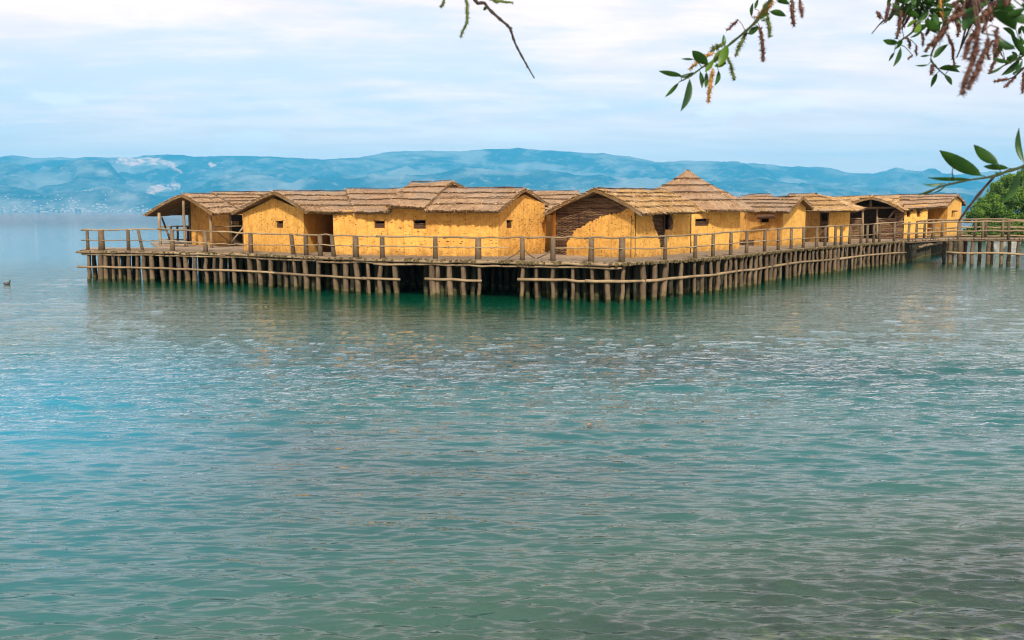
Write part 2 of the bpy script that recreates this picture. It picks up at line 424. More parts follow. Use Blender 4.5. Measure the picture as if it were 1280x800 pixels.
# lakeside town, too far to tell the houses apart
tb = MB(); rs = random.Random(3)
M['plaster'] = mat_plain('town_plaster', (.42, .36, .33), .9, .1, .15, .01)
for k in range(260):
    x_ = rs.choice([rs.gauss(95, 40), rs.uniform(-60, 330), rs.uniform(0, 190)])
    i = int(np.clip((x_+380)/2040*759, 0, 759)); j = rs.randrange(2, 26)
    if rs.random() < .6: j = rs.randrange(2, 12)
    s_ = rs.uniform(9, 24)
    tb.box((MX[j, i], MY[j, i], max(0, MZ[j, i])+5), s_, s_, rs.uniform(8, 16), rs.uniform(0, 1.5))
tag(tb.build('far_town', M['plaster']), 'pale specks of a town along the far shore at the foot of the mountains', 'town', kind='stuff')

# air
m, nt, out = newmat('haze_air'); g = N(nt)
pvn = nt.nodes.new('ShaderNodeVolumePrincipled')
pvn.inputs['Color'].default_value = (.09, .57, .96, 1)
pvn.inputs['Density'].default_value = .000071
pvn.inputs['Anisotropy'].default_value = -.15
nt.links.new(pvn.outputs[0], out.inputs['Volume'])
hb = MB(); hb.box((0, 9000, 545), 44000, 18900, 1115)
hz = hb.build('haze', m); hz['kind'] = 'stuff'; hz['label'] = 'thin blue haze over the lake'
try: m.cycles.homogeneous_volume = True
except Exception: pass

# ------------------------------------------------------------------ platform
EDGE = [(100,60.5),(200,59),(304,56.5),(397,52),(470,50),(550,49),(622,48),(700,46.9),(740,46.3),(775,45.8),(806,46.6),(850,48.7),(900,51.6),(943,56),(986,61.7),(1034,67),(1080,73),(1127,79.5)]
def EY(x): return float(np.interp(x, [a for a, b in EDGE], [b for a, b in EDGE]))
def crook(p, q, r, amp=.03, step=.8):
    p, q = Vector(p), Vector(q); n = max(2, int((q-p).length/step))
    pts = []; rr_ = []
    for k in range(n+1):
        t = k/n; o_ = Vector((rnd.gauss(0, amp), rnd.gauss(0, amp), rnd.gauss(0, amp))) if 0 < k < n else Vector((0,0,0))
        pts.append(p.lerp(q, t)+o_); rr_.append(r*(1+rnd.uniform(-.12, .12)))
    return pts, rr_
plat = empty('stilt_platform', G(640, 55, 0), 'long timber platform standing on many log piles in the lake', 'platform')
front = [G(x, Y) for x, Y in EDGE]
back = [G(1130,80), G(1148,86.5), G(1186,102), G(1208,112), G(1100,125), G(760,92), G(420,86), G(188,77), G(197,65.4), G(106,65.4)]
outl = front+back
mb = MB()
top = [mb.vert((p.x, p.y, DK)) for p in outl]; bot = [mb.vert((p.x, p.y, DK-.14)) for p in outl]
mb.face(top, [(p.x, p.y) for p in outl]); mb.face(bot[::-1], [(p.x, p.y) for p in outl[::-1]])
for k in range(len(outl)):
    k2 = (k+1) % len(outl); mb.face((top[k2], top[k], bot[k], bot[k2]), [(0,0),(1,0),(1,.1),(0,.1)])
mb.build('deck', M['deck'], plat)
# log ends showing along the deck edge
mb = MB()
def along(pts, step):
    out_ = []
    for a_, b_ in zip(pts[:-1], pts[1:]):
        L = (b_-a_).length; n = max(1, int(L/step))
        for k in range(n): out_.append((a_.lerp(b_, (k+rnd.uniform(.2, .8))/n), (b_-a_).normalized()))
    return out_
for p, dvec in along(front, .17)+along(back[:4], .2):
    nv = Vector((dvec.y, -dvec.x, 0)); e = rnd.uniform(.02, .20); r_ = rnd.uniform(.06, .11)
    zz = DK-.055+rnd.uniform(-.02, .02)
    mb.tube([Vector((p.x, p.y, zz))-nv*.35, Vector((p.x, p.y, zz-rnd.uniform(0, .04)))+nv*e], r_, 6)
mb.build('deck_log_ends', M['fringe'], plat)['kind'] = 'stuff'
mb = MB()    # planks and split logs laid across the deck
for p, dvec in along(front, .19):
    nv = Vector((-dvec.y, dvec.x, 0)); L_ = rnd.uniform(2.6, 4.5)
    a_ = p-nv*.05; b_ = p+nv*L_
    mb.tube([Vector((a_.x, a_.y, DK-.045)), Vector((b_.x, b_.y, DK-.045))], rnd.uniform(.07, .09), 6)
mb.build('deck_logs', M['deck'], plat)['kind'] = 'stuff'

def pile(mb, x, y, top=DK-.12, r=.12, lean=.05):
    lx, ly = rnd.gauss(0, lean), rnd.gauss(0, lean)
    pts = [(x+lx*(1-t)+rnd.gauss(0, .022), y+ly*(1-t), -1.2+(top+1.2)*t) for t in (0, .3, .45, .6, .75, .9, 1)]
    mb.tube(pts, [r*(1.06-.1*k/6)*rnd.uniform(.95, 1.06) for k in range(7)], 8, wob=.06)
Z = lambda ox, arr: [ox+v/4.21 for v in arr]
PX = [112]+Z(90, [155,178,220,252,300,345,378,420,470,525,563,600,648,705,752,788,850,935,985,1050]) \
  + Z(290, [273,328,392,452,538,598,657,718,782,857,1050,1085]) + Z(480, [248,345,417,503,732,800]) \
  + Z(640, [215,318,420,500,588,690,748,808,890,958,1000,1045,1085])
x_ = 907.; 
while x_ < 1000: PX.append(x_+rnd.uniform(-.8, .8)); x_ += 6.2
while x_ < 1128: PX.append(x_+rnd.uniform(-.6, .6)); x_ += 5.3
PX = sorted(PX)
for k, x in enumerate(PX):
    Y = EY(x)+.22; p = G(x, Y, 0, 340)
    mb = MB(); r_ = rnd.uniform(.09, .165)
    if 118 < x < 130: r_ = .19
    if x > 905: r_ = rnd.uniform(.085, .14)
    pile(mb, p.x, p.y, r=r_, lean=.09)
    if k < 100: mb.build('pile', M['pile'], plat, smooth=True)
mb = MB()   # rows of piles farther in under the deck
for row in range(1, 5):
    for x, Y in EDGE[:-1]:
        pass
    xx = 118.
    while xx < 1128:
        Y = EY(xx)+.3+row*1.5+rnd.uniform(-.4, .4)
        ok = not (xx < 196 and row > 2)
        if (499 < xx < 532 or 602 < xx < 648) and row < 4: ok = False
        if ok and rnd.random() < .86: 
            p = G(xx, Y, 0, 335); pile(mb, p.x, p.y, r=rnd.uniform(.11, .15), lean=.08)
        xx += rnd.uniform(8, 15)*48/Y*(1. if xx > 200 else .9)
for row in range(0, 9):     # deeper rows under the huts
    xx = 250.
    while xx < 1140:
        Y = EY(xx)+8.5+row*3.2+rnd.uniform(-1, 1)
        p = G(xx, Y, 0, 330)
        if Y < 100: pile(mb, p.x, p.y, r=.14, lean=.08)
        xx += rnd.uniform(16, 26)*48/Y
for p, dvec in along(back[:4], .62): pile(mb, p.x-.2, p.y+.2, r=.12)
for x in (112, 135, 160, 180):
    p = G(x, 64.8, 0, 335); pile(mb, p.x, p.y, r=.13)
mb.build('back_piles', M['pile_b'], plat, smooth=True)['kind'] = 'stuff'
# horizontal logs tied to the piles
def xlog(x0, x1, z, r, off, name='cross_log', dz=0., step=None):
    xs = [x0]; 
    while xs[-1] < x1-1: xs.append(min(x1, xs[-1]+rnd.uniform(70, 110)))
    for a_, b_ in zip(xs[:-1], xs[1:]):
        pts = []; n = max(2, int((b_-a_)/14))
        for k in range(n+1):
            x = a_-3+(b_-a_+6)*k/n; p = G(x, EY(x)-off+.02*rnd.random(), z+rnd.gauss(0, .02), 330)
            pts.append(p+Vector((0, 0, dz*(k/n-.5))))
        mb = MB(); mb.tube(pts, [r*(1.1-.25*k/n)*rnd.uniform(.94, 1.06) for k in range(n+1)], 8)
        mb.build(name, M['rail'], plat, smooth=True)
xlog(100, 497, .93, .065, -.03); xlog(534, 599, .96, .07, -.03); xlog(650, 806, 1.06, .075, -.03); xlog(806, 1129, 1.06, .07, -.03)
xlog(106, 560, 1.72, .05, -.03, dz=.03); xlog(470, 774, 1.71, .055, -.03); xlog(99, 775, 1.88, .07, .08, 'edge_log')
for x0, x1, y_ in ((1148, 1186, 0), ):
    a_, b_ = back[1], back[2]
    pts, r_ = crook((a_.x+.1, a_.y-.05, 1.25), (b_.x+.1, b_.y-.1, 1.3), .11); mb = MB(); mb.tube(pts, r_); mb.build('cross_log', M['rail'], plat, smooth=True)

# ------------------------------------------------------------------ railings
RT = [(100,288.4),(200,287),(305,292),(313,292.3),(400,294.5),(480,296.3),(600,297.6),(740,298),(775,298),(806,297.2),(860,294.7),(900,292),(950,288),(1000,285),(1080,281),(1127,278)]
def rz(x, Y): return P(x, float(np.interp(x, [a for a, b in RT], [b for a, b in RT])), Y).z
MR = [(100,300),(200,301),(260,304),(313,306),(430,307),(600,309.5),(740,310),(800,310.5),(860,309),(900,305.5),(950,302),(1000,298.5),(1080,294),(1127,290.5)]
def mz(x, Y): return P(x, float(np.interp(x, [a for a, b in MR], [b for a, b in MR])), Y).z
def railing(name, label, posts, lo, hi, midgap=()):
    x0 = posts[0][0]
    t = empty(name, G(x0, EY(x0)+.25), label, 'railing', 'log railings round the platform edge')
    for x, r_, ln in posts:
        Y = EY(x)+.25; p = G(x, Y, 0, 300); h = rz(x, Y)
        mb = MB(); mb.tube([(p.x+ln, p.y, DK-.08), (p.x+ln*.5, p.y, (DK+h)/2), (p.x, p.y, h+rnd.uniform(0, .07))], [r_*1.08, r_, r_*.97], 9, wob=.05)
        mb.build('post', M['post'], t, smooth=True)
    for nm, fz, rr0, off in (('top_rail', rz, .048, 0), ('middle_rail', mz, .034, -.14)):
        xs = [lo]
        while xs[-1] < hi-5: xs.append(min(hi, xs[-1]+rnd.uniform(60, 105)*(.7 if xs[-1] > 900 else 1)))
        for a_, b_ in zip(xs[:-1], xs[1:]):
            if nm == 'middle_rail' and any(g0 <= (a_+b_)/2 <= g1 for g0, g1 in midgap): continue
            n = max(3, int((b_-a_)/9)); pts = []
            for k in range(n+1):
                x = a_-2+(b_-a_+4)*k/n; Y = EY(min(x, 1127))+.25+off
                pts.append(G(x, Y, fz(x, Y)+(.03 if nm == 'top_rail' else 0)+rnd.gauss(0, .018), 300))
            mb = MB(); mb.tube(pts, [rr0*(1.15-.35*k/n)*rnd.uniform(.9, 1.1) for k in range(n+1)], 7)
            mb.build(nm, M['rail'], t, smooth=True)
    return t
lp = [(109.5,.10,0),(126.8,.19,0),(160.3,.11,0),(173,.09,.25),(215.4,.13,0),(256.7,.13,0),(313.3,.13,0),(364,.12,.12),(382.2,.13,0),(400,.13,0),(414.7,.12,.1),(444.4,.16,0),(477.6,.13,0),(544,.12,0),(597.6,.16,0),(652.9,.12,0),(691.4,.13,0),(739.3,.14,0),(777.8,.16,0)]
r1 = railing('log_railing', 'rustic log railing along the left front edge before the ochre huts', lp, 104, 779, midgap=((632, 692),))
rp = [(x, .10, 0) for x in (831.9,869.4,891.7,913.8,933.5,956.1,973.2,989.1,1004.3,1020.7,1031.4,1044,1051.4,1062,1076.1,1083.8,1092,1099.2,1117.5)]
r2 = railing('log_railing', 'rustic log railing curving away along the right edge toward the footbridge', rp, 777, 1127)
# short crooked braces by the gap in the middle rail
for (xa, ya, xb, yb) in ((635,324,652,311.5),(655,313,669,323),(671,324,691,311.5)):
    Y = EY(xa)+.2; mb = MB(); mb.tube([P(xa, ya-1, Y), P((xa+xb)/2, (ya+yb)/2+.8, Y), P(xb, yb, Y)], [.03, .035, .03], 6); mb.build('brace', M['post'], r1, smooth=True)

# ------------------------------------------------------------------ footbridge
br = empty('footbridge', G(1190, 80, 0), 'log footbridge on piles leading right from the platform to the shore', 'footbridge')
def bp(x, near=True): 
    Y = float(np.interp(x, [1120, 1190, 1280, 1500], [80.3, 79.5, 76.5, 72])); 
    p = G(x, Y, 0, 300)
    return p if near else p+Vector((.15, 2.8, 0))
bz = lambda x: float(np.interp(x, [1120, 1150, 1190, 1500], [1.98, 2.1, 2.24, 2.45]))
mb = MB(); xs = list(np.linspace(1122, 1500, 120)); 
for a_, b_ in zip(xs[:-1], xs[1:]):
    p0, p1, p2, p3 = bp(a_), bp(b_-.5), bp(b_-.5, False), bp(a_, False); z = bz(a_)+rnd.uniform(-.015, .015); e = rnd.uniform(-.08, .08)
    vs = [mb.vert((p.x, p.y+(e if i < 2 else -e), z)) for i, p in enumerate((p0, p1, p2, p3))]+[mb.vert((p.x, p.y+(e if i < 2 else -e), z-.09)) for i, p in enumerate((p0, p1, p2, p3))]
    for q in ((0,1,2,3),(7,6,5,4),(0,4,5,1),(1,5,6,2),(2,6,7,3),(3,7,4,0)): mb.face([vs[i] for i in q], [(0,0),(.3,0),(.3,2),(0,2)])
mb.build('deck', M['deck'], br)
for nr in (True, False):
    mb = MB(); pts = [bp(x, nr)+Vector((0, .12 if nr else -.12, bz(x)-.19)) for x in np.linspace(1124, 1498, 24)]
    mb.tube(pts, .09); mb.build('beam', M['post'], br, smooth=True)
for x, r_ in ((1190,.26),(1203,.30),(1217.6,.2),(1238,.24),(1254,.2),(1275.3,.15),(1305,.2),(1340,.2),(1380,.2)):
    for nr in (True, False):
        p = bp(x+(0 if nr else rnd.uniform(2, 6)), nr); mb = MB(); pile(mb, p.x, p.y+(.25 if nr else -.25), top=bz(x)-.1, r=r_*.75 if nr else .15, lean=.04); mb.build('pile', M['pile'], br, smooth=True)
mb = MB(); mb.tube([bp(x)+Vector((0, .02, 1.02+rnd.gauss(0, .03))) for x in np.linspace(1184, 1400, 14)], .085); mb.build('cross_log', M['rail'], br, smooth=True)
for nr, lab in ((True, 'near log railing of the footbridge at the right edge of the picture'), (False, 'far log railing of the footbridge, behind the near one')):
    t = empty('bridge_railing', bp(1167, nr)+Vector((0, 0, bz(1167))), lab, 'railing', 'railings of the footbridge')
    xs = (1136.5, 1167, 1198, 1229, 1261, 1296, 1330, 1370) if nr else (1150, 1160, 1170, 1181, 1193, 1216, 1236, 1250, 1272, 1310, 1350)
    top_ = 1.33 if nr else 1.45
    for x in xs:
        p = bp(x, nr)+Vector((0, .12 if nr else -.12, 0)); mb = MB()
        mb.tube([(p.x, p.y, bz(x)-.12), (p.x+rnd.uniform(-.03, .03), p.y, bz(x)+top_)], [.12, .11], 8); mb.build('post', M['post'], t, smooth=True)
    for zo, nm in ((top_, 'top_rail'), (.56 if nr else .8, 'middle_rail'), (.12, 'bottom_rail')):
        if zo < .2 and nr: continue
        mb = MB(); pts = [bp(x, nr)+Vector((0, .05 if nr else -.05, bz(x)+zo+rnd.gauss(0, .03))) for x in np.linspace(1127 if nr else 1160, 1400, 22)]
        mb.tube(pts, [.07*rnd.uniform(.85, 1.15) for _ in pts], 7); mb.build(nm, M['rail'], t, smooth=True)

# ------------------------------------------------------------------ hut builders
def lerp4(A, B, C, D, u, v):   # A-B ridge, D-C eave
    return (A.lerp(B, u)).lerp(D.lerp(C, u), v)
def straw(mb, p, d, L, w_, m=0):
    if m == 0 and rnd.random() < .45: m = 2
    w_ *= 1.5
    d = d.normalized(); s_ = d.cross(Vector((rnd.gauss(0, 1), rnd.gauss(0, 1), rnd.gauss(0, 1)))).normalized()*w_
    u0 = rnd.uniform(0, 30); mb.poly([p-s_, p+s_, p+d*L], [(u0, 0), (u0+.03, 0), (u0+.015, L)], m)
def thatch(hut, slopes, mat='thatch', courses=4, thick=.17, poles=True, seed=1):
    """roof part: overlapping courses of straw over every slope; slope = (A,B,C,D, bulge)"""
    mb = MB(); polelist = []
    for sl_ in slopes:
        A, B, C_, D_ = [Vector(p) for p in sl_[:4]]; bulge = sl_[4] if len(sl_) > 4 else .05; vis = sl_[5] if len(sl_) > 5 else True
        nn = (B-A).cross(D_-A).normalized()
        if nn.z < 0: nn = -nn
        Lu = max((B-A).length, (C_-D_).length); Lv = ((D_-A).length+(C_-B).length)/2
        nu = max(4, int(Lu/(.13 if vis else .6)))
        sd = rnd.uniform(0, 100)
        def sag(u, v): return bulge*math.sin(math.pi*min(1, v))+.05*mnoise.noise(Vector((u*Lu*.7+sd, v*Lv, sd)))
        nc = courses if vis else 1
        # under slab
        rows_ = []
        for j in range(5):
            v = j/4*.985; rows_.append([lerp4(A, B, C_, D_, i/nu, v)+nn*(sag(i/nu, v)-thick) for i in range(nu+1)])
        tops = [[q+nn*(thick*.9) for q in r_] for r_ in rows_]
        iu = [[mb.vert(q) for q in r_] for r_ in rows_]; it = [[mb.vert(q) for q in r_] for r_ in tops]
        for j in range(4):
            for i in range(nu):
                uvq = [(i/nu*Lu, j*Lv/4), ((i+1)/nu*Lu, j*Lv/4), ((i+1)/nu*Lu, (j+1)*Lv/4), (i/nu*Lu, (j+1)*Lv/4)]
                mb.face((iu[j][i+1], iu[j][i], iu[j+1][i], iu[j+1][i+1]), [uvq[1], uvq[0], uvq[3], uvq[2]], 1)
                mb.face((it[j][i], it[j][i+1], it[j+1][i+1], it[j+1][i]), uvq, 0)
        for j in range(4):
            for i in (0, nu): mb.face((iu[j][i], it[j][i], it[j+1][i], iu[j+1][i]), [(0, 0), (.17, 0), (.17, .5), (0, .5)], 1)
        for i in range(nu): mb.face((it[4][i], it[4][i+1], iu[4][i+1], iu[4][i]), [(i*.1, 0), (i*.1+.1, 0), (i*.1+.1, .17), (i*.1, .17)], 1)
        # courses
        for k in range(nc):
            v0 = k/nc; v1 = (k+1)/nc+.03
            jag = [rnd.gauss(0, .03)+.09*mnoise.noise(Vector((i*.07, k*5.1, sd+9)))+.045*mnoise.noise(Vector((i*.35, k*3.7, sd))) for i in range(nu+1)]
            ra, rb_, rc = [], [], []
            for i in range(nu+1):
                u = i/nu; ve = v1+jag[i]/max(.5, Lv)*1.6
                ra.append(lerp4(A, B, C_, D_, u, v0)+nn*(sag(u, v0)+.0))
                rb_.append(lerp4(A, B, C_, D_, u, ve)+nn*(sag(u, ve)+.052+rnd.uniform(-.022, .022)))
                rc.append(lerp4(A, B, C_, D_, u, ve-.01)+nn*(sag(u, ve)-.03))
            I = [[mb.vert(q) for q in r_] for r_ in (ra, rb_, rc)]
            for i in range(nu):
                ux0, ux1 = i/nu*Lu, (i+1)/nu*Lu
                mb.face((I[0][i], I[0][i+1], I[1][i+1], I[1][i]), [(ux0, v0*Lv), (ux1, v0*Lv), (ux1, v1*Lv), (ux0, v1*Lv)], 0)
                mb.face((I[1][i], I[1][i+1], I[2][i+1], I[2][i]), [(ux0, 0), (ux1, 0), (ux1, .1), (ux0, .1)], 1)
            if vis:
                dn = (lerp4(A, B, C_, D_, .5, 1)-lerp4(A, B, C_, D_, .5, 0)).normalized()
                for _ in range(int(Lu*22)):     # loose stems at the course edge
                    u = rnd.random(); p = lerp4(A, B, C_, D_, u, v1-.02)+nn*(sag(u, v1)+rnd.uniform(.0, .08))
                    straw(mb, p, dn+Vector((rnd.gauss(0, .25), rnd.gauss(0, .25), rnd.gauss(0, .15)-(.5 if k == nc-1 else 0))), rnd.uniform(.08, .22), .008, 0 if rnd.random() < .6 else 1)
                for _ in range(int(Lu*Lv/nc*30)):
                    u = rnd.random(); v = rnd.uniform(v0, v1); p = lerp4(A, B, C_, D_, u, v)+nn*(sag(u, v)+.075*(v-v0)*nc+.005)
                    straw(mb, p, dn+nn*rnd.uniform(0, .12)+Vector((rnd.gauss(0, .12), rnd.gauss(0, .12), 0)), rnd.uniform(.2, .5), .008, 0)
                if poles and k < nc:
                    pts = []
                    n = max(3, int(Lu/.6)); vv = v0+.02 if k else .035
                    sh = rnd.uniform(-.01, .01)
                    for i in range(n+1):
                        u = .02+.96*i/n; v = vv+sh+rnd.gauss(0, .006)
                        pts.append(lerp4(A, B, C_, D_, u, v)+nn*(sag(u, v)+(.035 if k else .06)+.03))
                    polelist.append(pts)
        if vis:
            for e0, e1, sgn in ((A, D_, -1), (B, C_, 1)):     # shaggy gable edges
                sd_ = (B-A).normalized()*sgn
                for _ in range(int(Lv*55)):
                    v = rnd.random(); p = e0.lerp(e1, v)+nn*(sag(0 if sgn < 0 else 1, v)+rnd.uniform(-thick, .06))
                    straw(mb, p-sd_*.05, sd_*rnd.uniform(.3, 1)+(e1-e0).normalized()*rnd.uniform(.2, 1), rnd.uniform(.08, .24), .010, 1 if rnd.random() < .35 else 0)
            for _ in range(int(Lu*16)):     # ridge
                u = rnd.random(); p = A.lerp(B, u)+nn*.04
                straw(mb, p, Vector((rnd.gauss(0, .5), rnd.gauss(0, .5), rnd.uniform(0, .5))), rnd.uniform(.05, .14), .01, 0)
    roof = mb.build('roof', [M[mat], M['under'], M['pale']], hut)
    for pts in polelist:
        b = MB(); b.tube(pts, [.020*rnd.uniform(.5, 1.4) for _ in pts], 5); b.build('binding_pole', M['pole'], roof)
    return roof

def uat(p, q, x, y=285):          # where the sight line through photo column x meets wall p-q
    d1 = P(x, y, 10.); dx, dy = d1.x, d1.y
    ex, ey = q.x-p.x, q.y-p.y
    det = ex*(-dy)+dx*ey
    u = (-p.x*(-dy)+(-dx)*(p.y))/det if abs(det) > 1e-9 else 0
    # solve p+u*e = t*d
    a = np.array([[ex, -dx], [ey, -dy]]); s_ = np.linalg.solve(a, np.array([-p.x, -p.y]))
    return float(s_[0])
def wall(mb, p, q, prof, holes=(), keep=None, cell=.16, m=0, zb=DK, amp=.025, ou=0.):
    """upright clay wall with openings; prof: list of (u, ztop); holes in (u0,u1,z0,z1)"""
    L = (q-p).length; L = math.hypot(q.x-p.x, q.y-p.y)
    us = set(np.linspace(0, 1, max(2, int(L/cell))+1)); 
    for u, _ in prof: us.add(u)
    for h in holes: us.add(h[0]); us.add(h[1])
    us = sorted(us); zmax = max(z for u, z in prof)
    zs = set(np.linspace(zb, zmax, max(2, int((zmax-zb)/cell))+1))
    for h in holes: zs.add(h[2]); zs.add(h[3])
    zs = sorted(zs)
    nx, ny = (q.y-p.y)/L, -(q.x-p.x)/L
    tp = [float(np.interp(u, [a for a, b in prof], [b for a, b in prof])) for u in us]
    I = {}
    def vid(i, j):
        if (i, j) not in I:
            u = us[i]; z = min(zs[j], tp[i])
            x = p.x+(q.x-p.x)*u; y = p.y+(q.y-p.y)*u
            o_ = amp*mnoise.noise(Vector((x*1.3, y*1.3, z*1.3)))*(1 if 0 < i < len(us)-1 else 0)
            if 0 < i < len(us)-1: o_ += amp*.5*mnoise.noise(Vector((x*4, y*4, z*4)))
            I[(i, j)] = mb.vert((x+nx*o_, y+ny*o_, z))
        return I[(i, j)]
    for i in range(len(us)-1):
        for j in range(len(zs)-1):
            if zs[j] >= tp[i] and zs[j] >= tp[i+1]: continue
            uc = (us[i]+us[i+1])/2; zc_ = (zs[j]+zs[j+1])/2
            if any(h[0] < uc < h[1] and h[2] < zc_ < h[3] for h in holes): continue
            if keep and not keep(uc, zc_): continue
            a_, b_, c_, d_ = vid(i, j), vid(i+1, j), vid(i+1, j+1), vid(i, j+1)
            mb.face((a_, b_, c_, d_), [(ou+us[i]*L, zs[j]), (ou+us[i+1]*L, zs[j]), (ou+us[i+1]*L, zs[j+1]), (ou+us[i]*L, zs[j+1])], m)
def hole(p, q, x0, y0, x1, y1):   # opening from its photo rectangle
    u0, u1 = sorted((uat(p, q, x0), uat(p, q, x1)))
    Ym = p.y+(q.y-p.y)*(u0+u1)/2
    return (u0, u1, P(x0, y1, Ym).z, P(x0, y0, Ym).z)
def dark_room(hut, p, q, back=1.1, z1=4.25, u0=.03, u1=.97):  # added dark box behind an opening, so no sky shows through
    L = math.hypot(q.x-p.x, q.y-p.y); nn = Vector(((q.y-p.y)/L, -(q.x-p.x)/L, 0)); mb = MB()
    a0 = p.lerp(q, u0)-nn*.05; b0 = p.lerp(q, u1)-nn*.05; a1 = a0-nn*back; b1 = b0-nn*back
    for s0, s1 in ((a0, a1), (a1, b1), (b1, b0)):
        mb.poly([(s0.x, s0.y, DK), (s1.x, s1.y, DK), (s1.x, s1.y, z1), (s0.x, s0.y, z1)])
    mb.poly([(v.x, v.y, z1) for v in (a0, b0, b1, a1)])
    mb.build('added_dark_backing', M['dark'], hut)
def window(hut, p, q, h, mat='daub', shutter=True, ragged=False):
    L = math.hypot(q.x-p.x, q.y-p.y); ex = Vector(((q.x-p.x)/L, (q.y-p.y)/L, 0)); nn = Vector((ex.y, -ex.x, 0))
    def W(u, z, dpt): b = Vector((p.x, p.y, 0))+ex*(u*L)-nn*dpt; return Vector((b.x, b.y, z))
    u0, u1, z0, z1 = h; D_ = .22; mb = MB()
    for (a_, b_) in (((u0, z0), (u1, z0)), ((u1, z0), (u1, z1)), ((u1, z1), (u0, z1)), ((u0, z1), (u0, z0))):
        mb.poly([W(*a_, .0), W(*b_, .0), W(*b_, D_), W(*a_, D_)], [(0, 0), (1, 0), (1, .2), (0, .2)])
    w_ = mb.build('window', M[mat], hut)
    b = MB(); e = .05/L
    b.tube([W(u0-e*1.5, z1-.01, .03), W(u1+e*1.5, z1+.01, .03)], .035, 6); b.build('lintel', M['wattle'], w_)
    if shutter:
        b = MB(); zz = z0+(z1-z0)*.66
        n = 4
        for k in range(n):
            za = z0+(zz-z0)*k/n; zb_ = za+(zz-z0)/n*.86; tilt = rnd.uniform(-.02, .02)
            c1, c2, c3, c4 = W(u0, za, .10), W(u1, za+tilt, .10), W(u1, zb_+tilt, .08), W(u0, zb_, .08)
            b.poly([c1, c2, c3, c4], [(0, 0), (0, .5), (.2, .5), (.2, 0)]); back_ = [c-nn*.03 for c in (c1, c2, c3, c4)]
            b.poly(back_[::-1]); b.poly([c4, c3, back_[2], back_[3]]); b.poly([c1, back_[0], back_[1], c2])
        b.build('shutter', M['wattle'], w_)
    return w_
def wattle(hut, p, q, u0, u1, z0, ztop, name='wattle_panel', dpt=.07, pitch=.048):
    """woven rods running between stakes"""
    L = math.hypot(q.x-p.x, q.y-p.y); ex = Vector(((q.x-p.x)/L, (q.y-p.y)/L, 0)); nn = Vector((ex.y, -ex.x, 0))
    mb = MB(); z = z0
    row = 0
    zt = max(ztop(u0+(u1-u0)*k/8) for k in range(9))
    while z < zt:
        mi = 1 if rnd.random() < .5 else 0
        n = max(3, int((u1-u0)*L/.22)); seg = []
        brk = rnd.random()
        for k in range(n+1):
            u = u0+(u1-u0)*k/n
            if ztop(u) < z:
                if len(seg) > 1: mb.tube(seg, pitch*.5, 5, cap=False, m=mi)
                seg = []; continue
            b = Vector((p.x, p.y, 0))+ex*(u*L)-nn*(dpt+.030*(1 if (k+row) % 2 else -1)+rnd.uniform(-.006, .006))
            seg.append(Vector((b.x, b.y, z+rnd.gauss(0, .010))))
            if len(seg) > 3 and rnd.random() < .22: mb.tube(seg, pitch*.5*rnd.uniform(.7, 1.2), 5, cap=False, m=mi); seg = seg[-1:]; mi = 1 if rnd.random() < .5 else 0
        if len(seg) > 1: mb.tube(seg, pitch*.5*rnd.uniform(.8, 1.2), 5, cap=False, m=mi)
        z += pitch*rnd.uniform(.9, 1.15); row += 1
    a_ = Vector((p.x, p.y, 0))-nn*(dpt+.06)
    return mb.build(name, [M['wattle'], M['rod_l']], hut)
def stick(hut, name, a_, b_, r, mat='post', amp=.012):
    pts, rr_ = crook(a_, b_, r, amp, .5); mb = MB(); mb.tube(pts, rr_, 8); return mb.build(name, M[mat], hut, smooth=True)
def hut(loc, label, name='thatched_hut'):
    return empty(name, loc, label, 'hut', 'thatched ochre huts on the platform')
def ztop_at(x, y, Y): return P(x, y, Y).z

# ---- hut 1: open porch at the left end
T = hut(G(232, 68), 'leftmost thatched hut with an open porch on wooden posts')
a_, b_ = G(239.5, 70.5), G(289, 67.5); zc1 = P(260, 262, 69).z
mb = MB(); e = G(304, 66.6)
hl = hole(b_, e, 289.5, 262, 303, 306)
wall(mb, a_, b_, [(0, P(239.5, 252, 70.5).z), (.5, zc1+.1), (1, zc1-.1)], m=0)
c1, c2 = G(318, 74), G(246, 79)
wh = hole(c2, c1, 289.3, 276.4, 299, 280.6)
wall(mb, b_, e, [(0, zc1-.1), (1, zc1-.1)], [(.04, .97, DK+.02, zc1-.35)], cell=.3)
bk = MB()
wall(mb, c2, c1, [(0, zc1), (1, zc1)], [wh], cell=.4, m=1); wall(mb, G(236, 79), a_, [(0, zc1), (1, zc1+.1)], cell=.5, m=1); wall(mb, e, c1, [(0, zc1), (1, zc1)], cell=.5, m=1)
mb.build('wall', [M['daub_d'], M['dark']], T)  # porch shade put into this wall's browner daub
for x, Y, yt in ((200.5, 68.3, 266), (231.3, 66.8, 251), (264.3, 64.8, 265)):
    p = G(x, Y); stick(T, 'porch_post', p, (p.x-.03, p.y, P(x, yt, Y).z), .095, 'rail')
p = G(288, 67.3); stick(T, 'door_post', p, (p.x, p.y, P(288, 264, 67.3).z), .07, 'rail')
def seg(T_, nm, xa, ya, Ya, xb, yb, Yb, r, mat='rail'): return stick(T_, nm, P(xa, ya, Ya), P(xb, yb, Yb), r, mat)
seg(T, 'porch_brace', 202, 271, 68.4, 213, 301, 72, .07, 'post'); seg(T, 'porch_brace', 206, 286, 69, 219, 305, 67.8, .06, 'post')
seg(T, 'porch_rail', 201, 283.2, 75, 240, 282.8, 75, .055); seg(T, 'porch_rail', 201, 287.6, 68.3, 231, 287, 67, .05); seg(T, 'porch_rail', 203, 299.5, 75, 240, 299.8, 75, .05)
for x in (214, 222, 235): seg(T, 'rail_post', x, 302, 75, x-.5, 283, 75, .09, 'post')
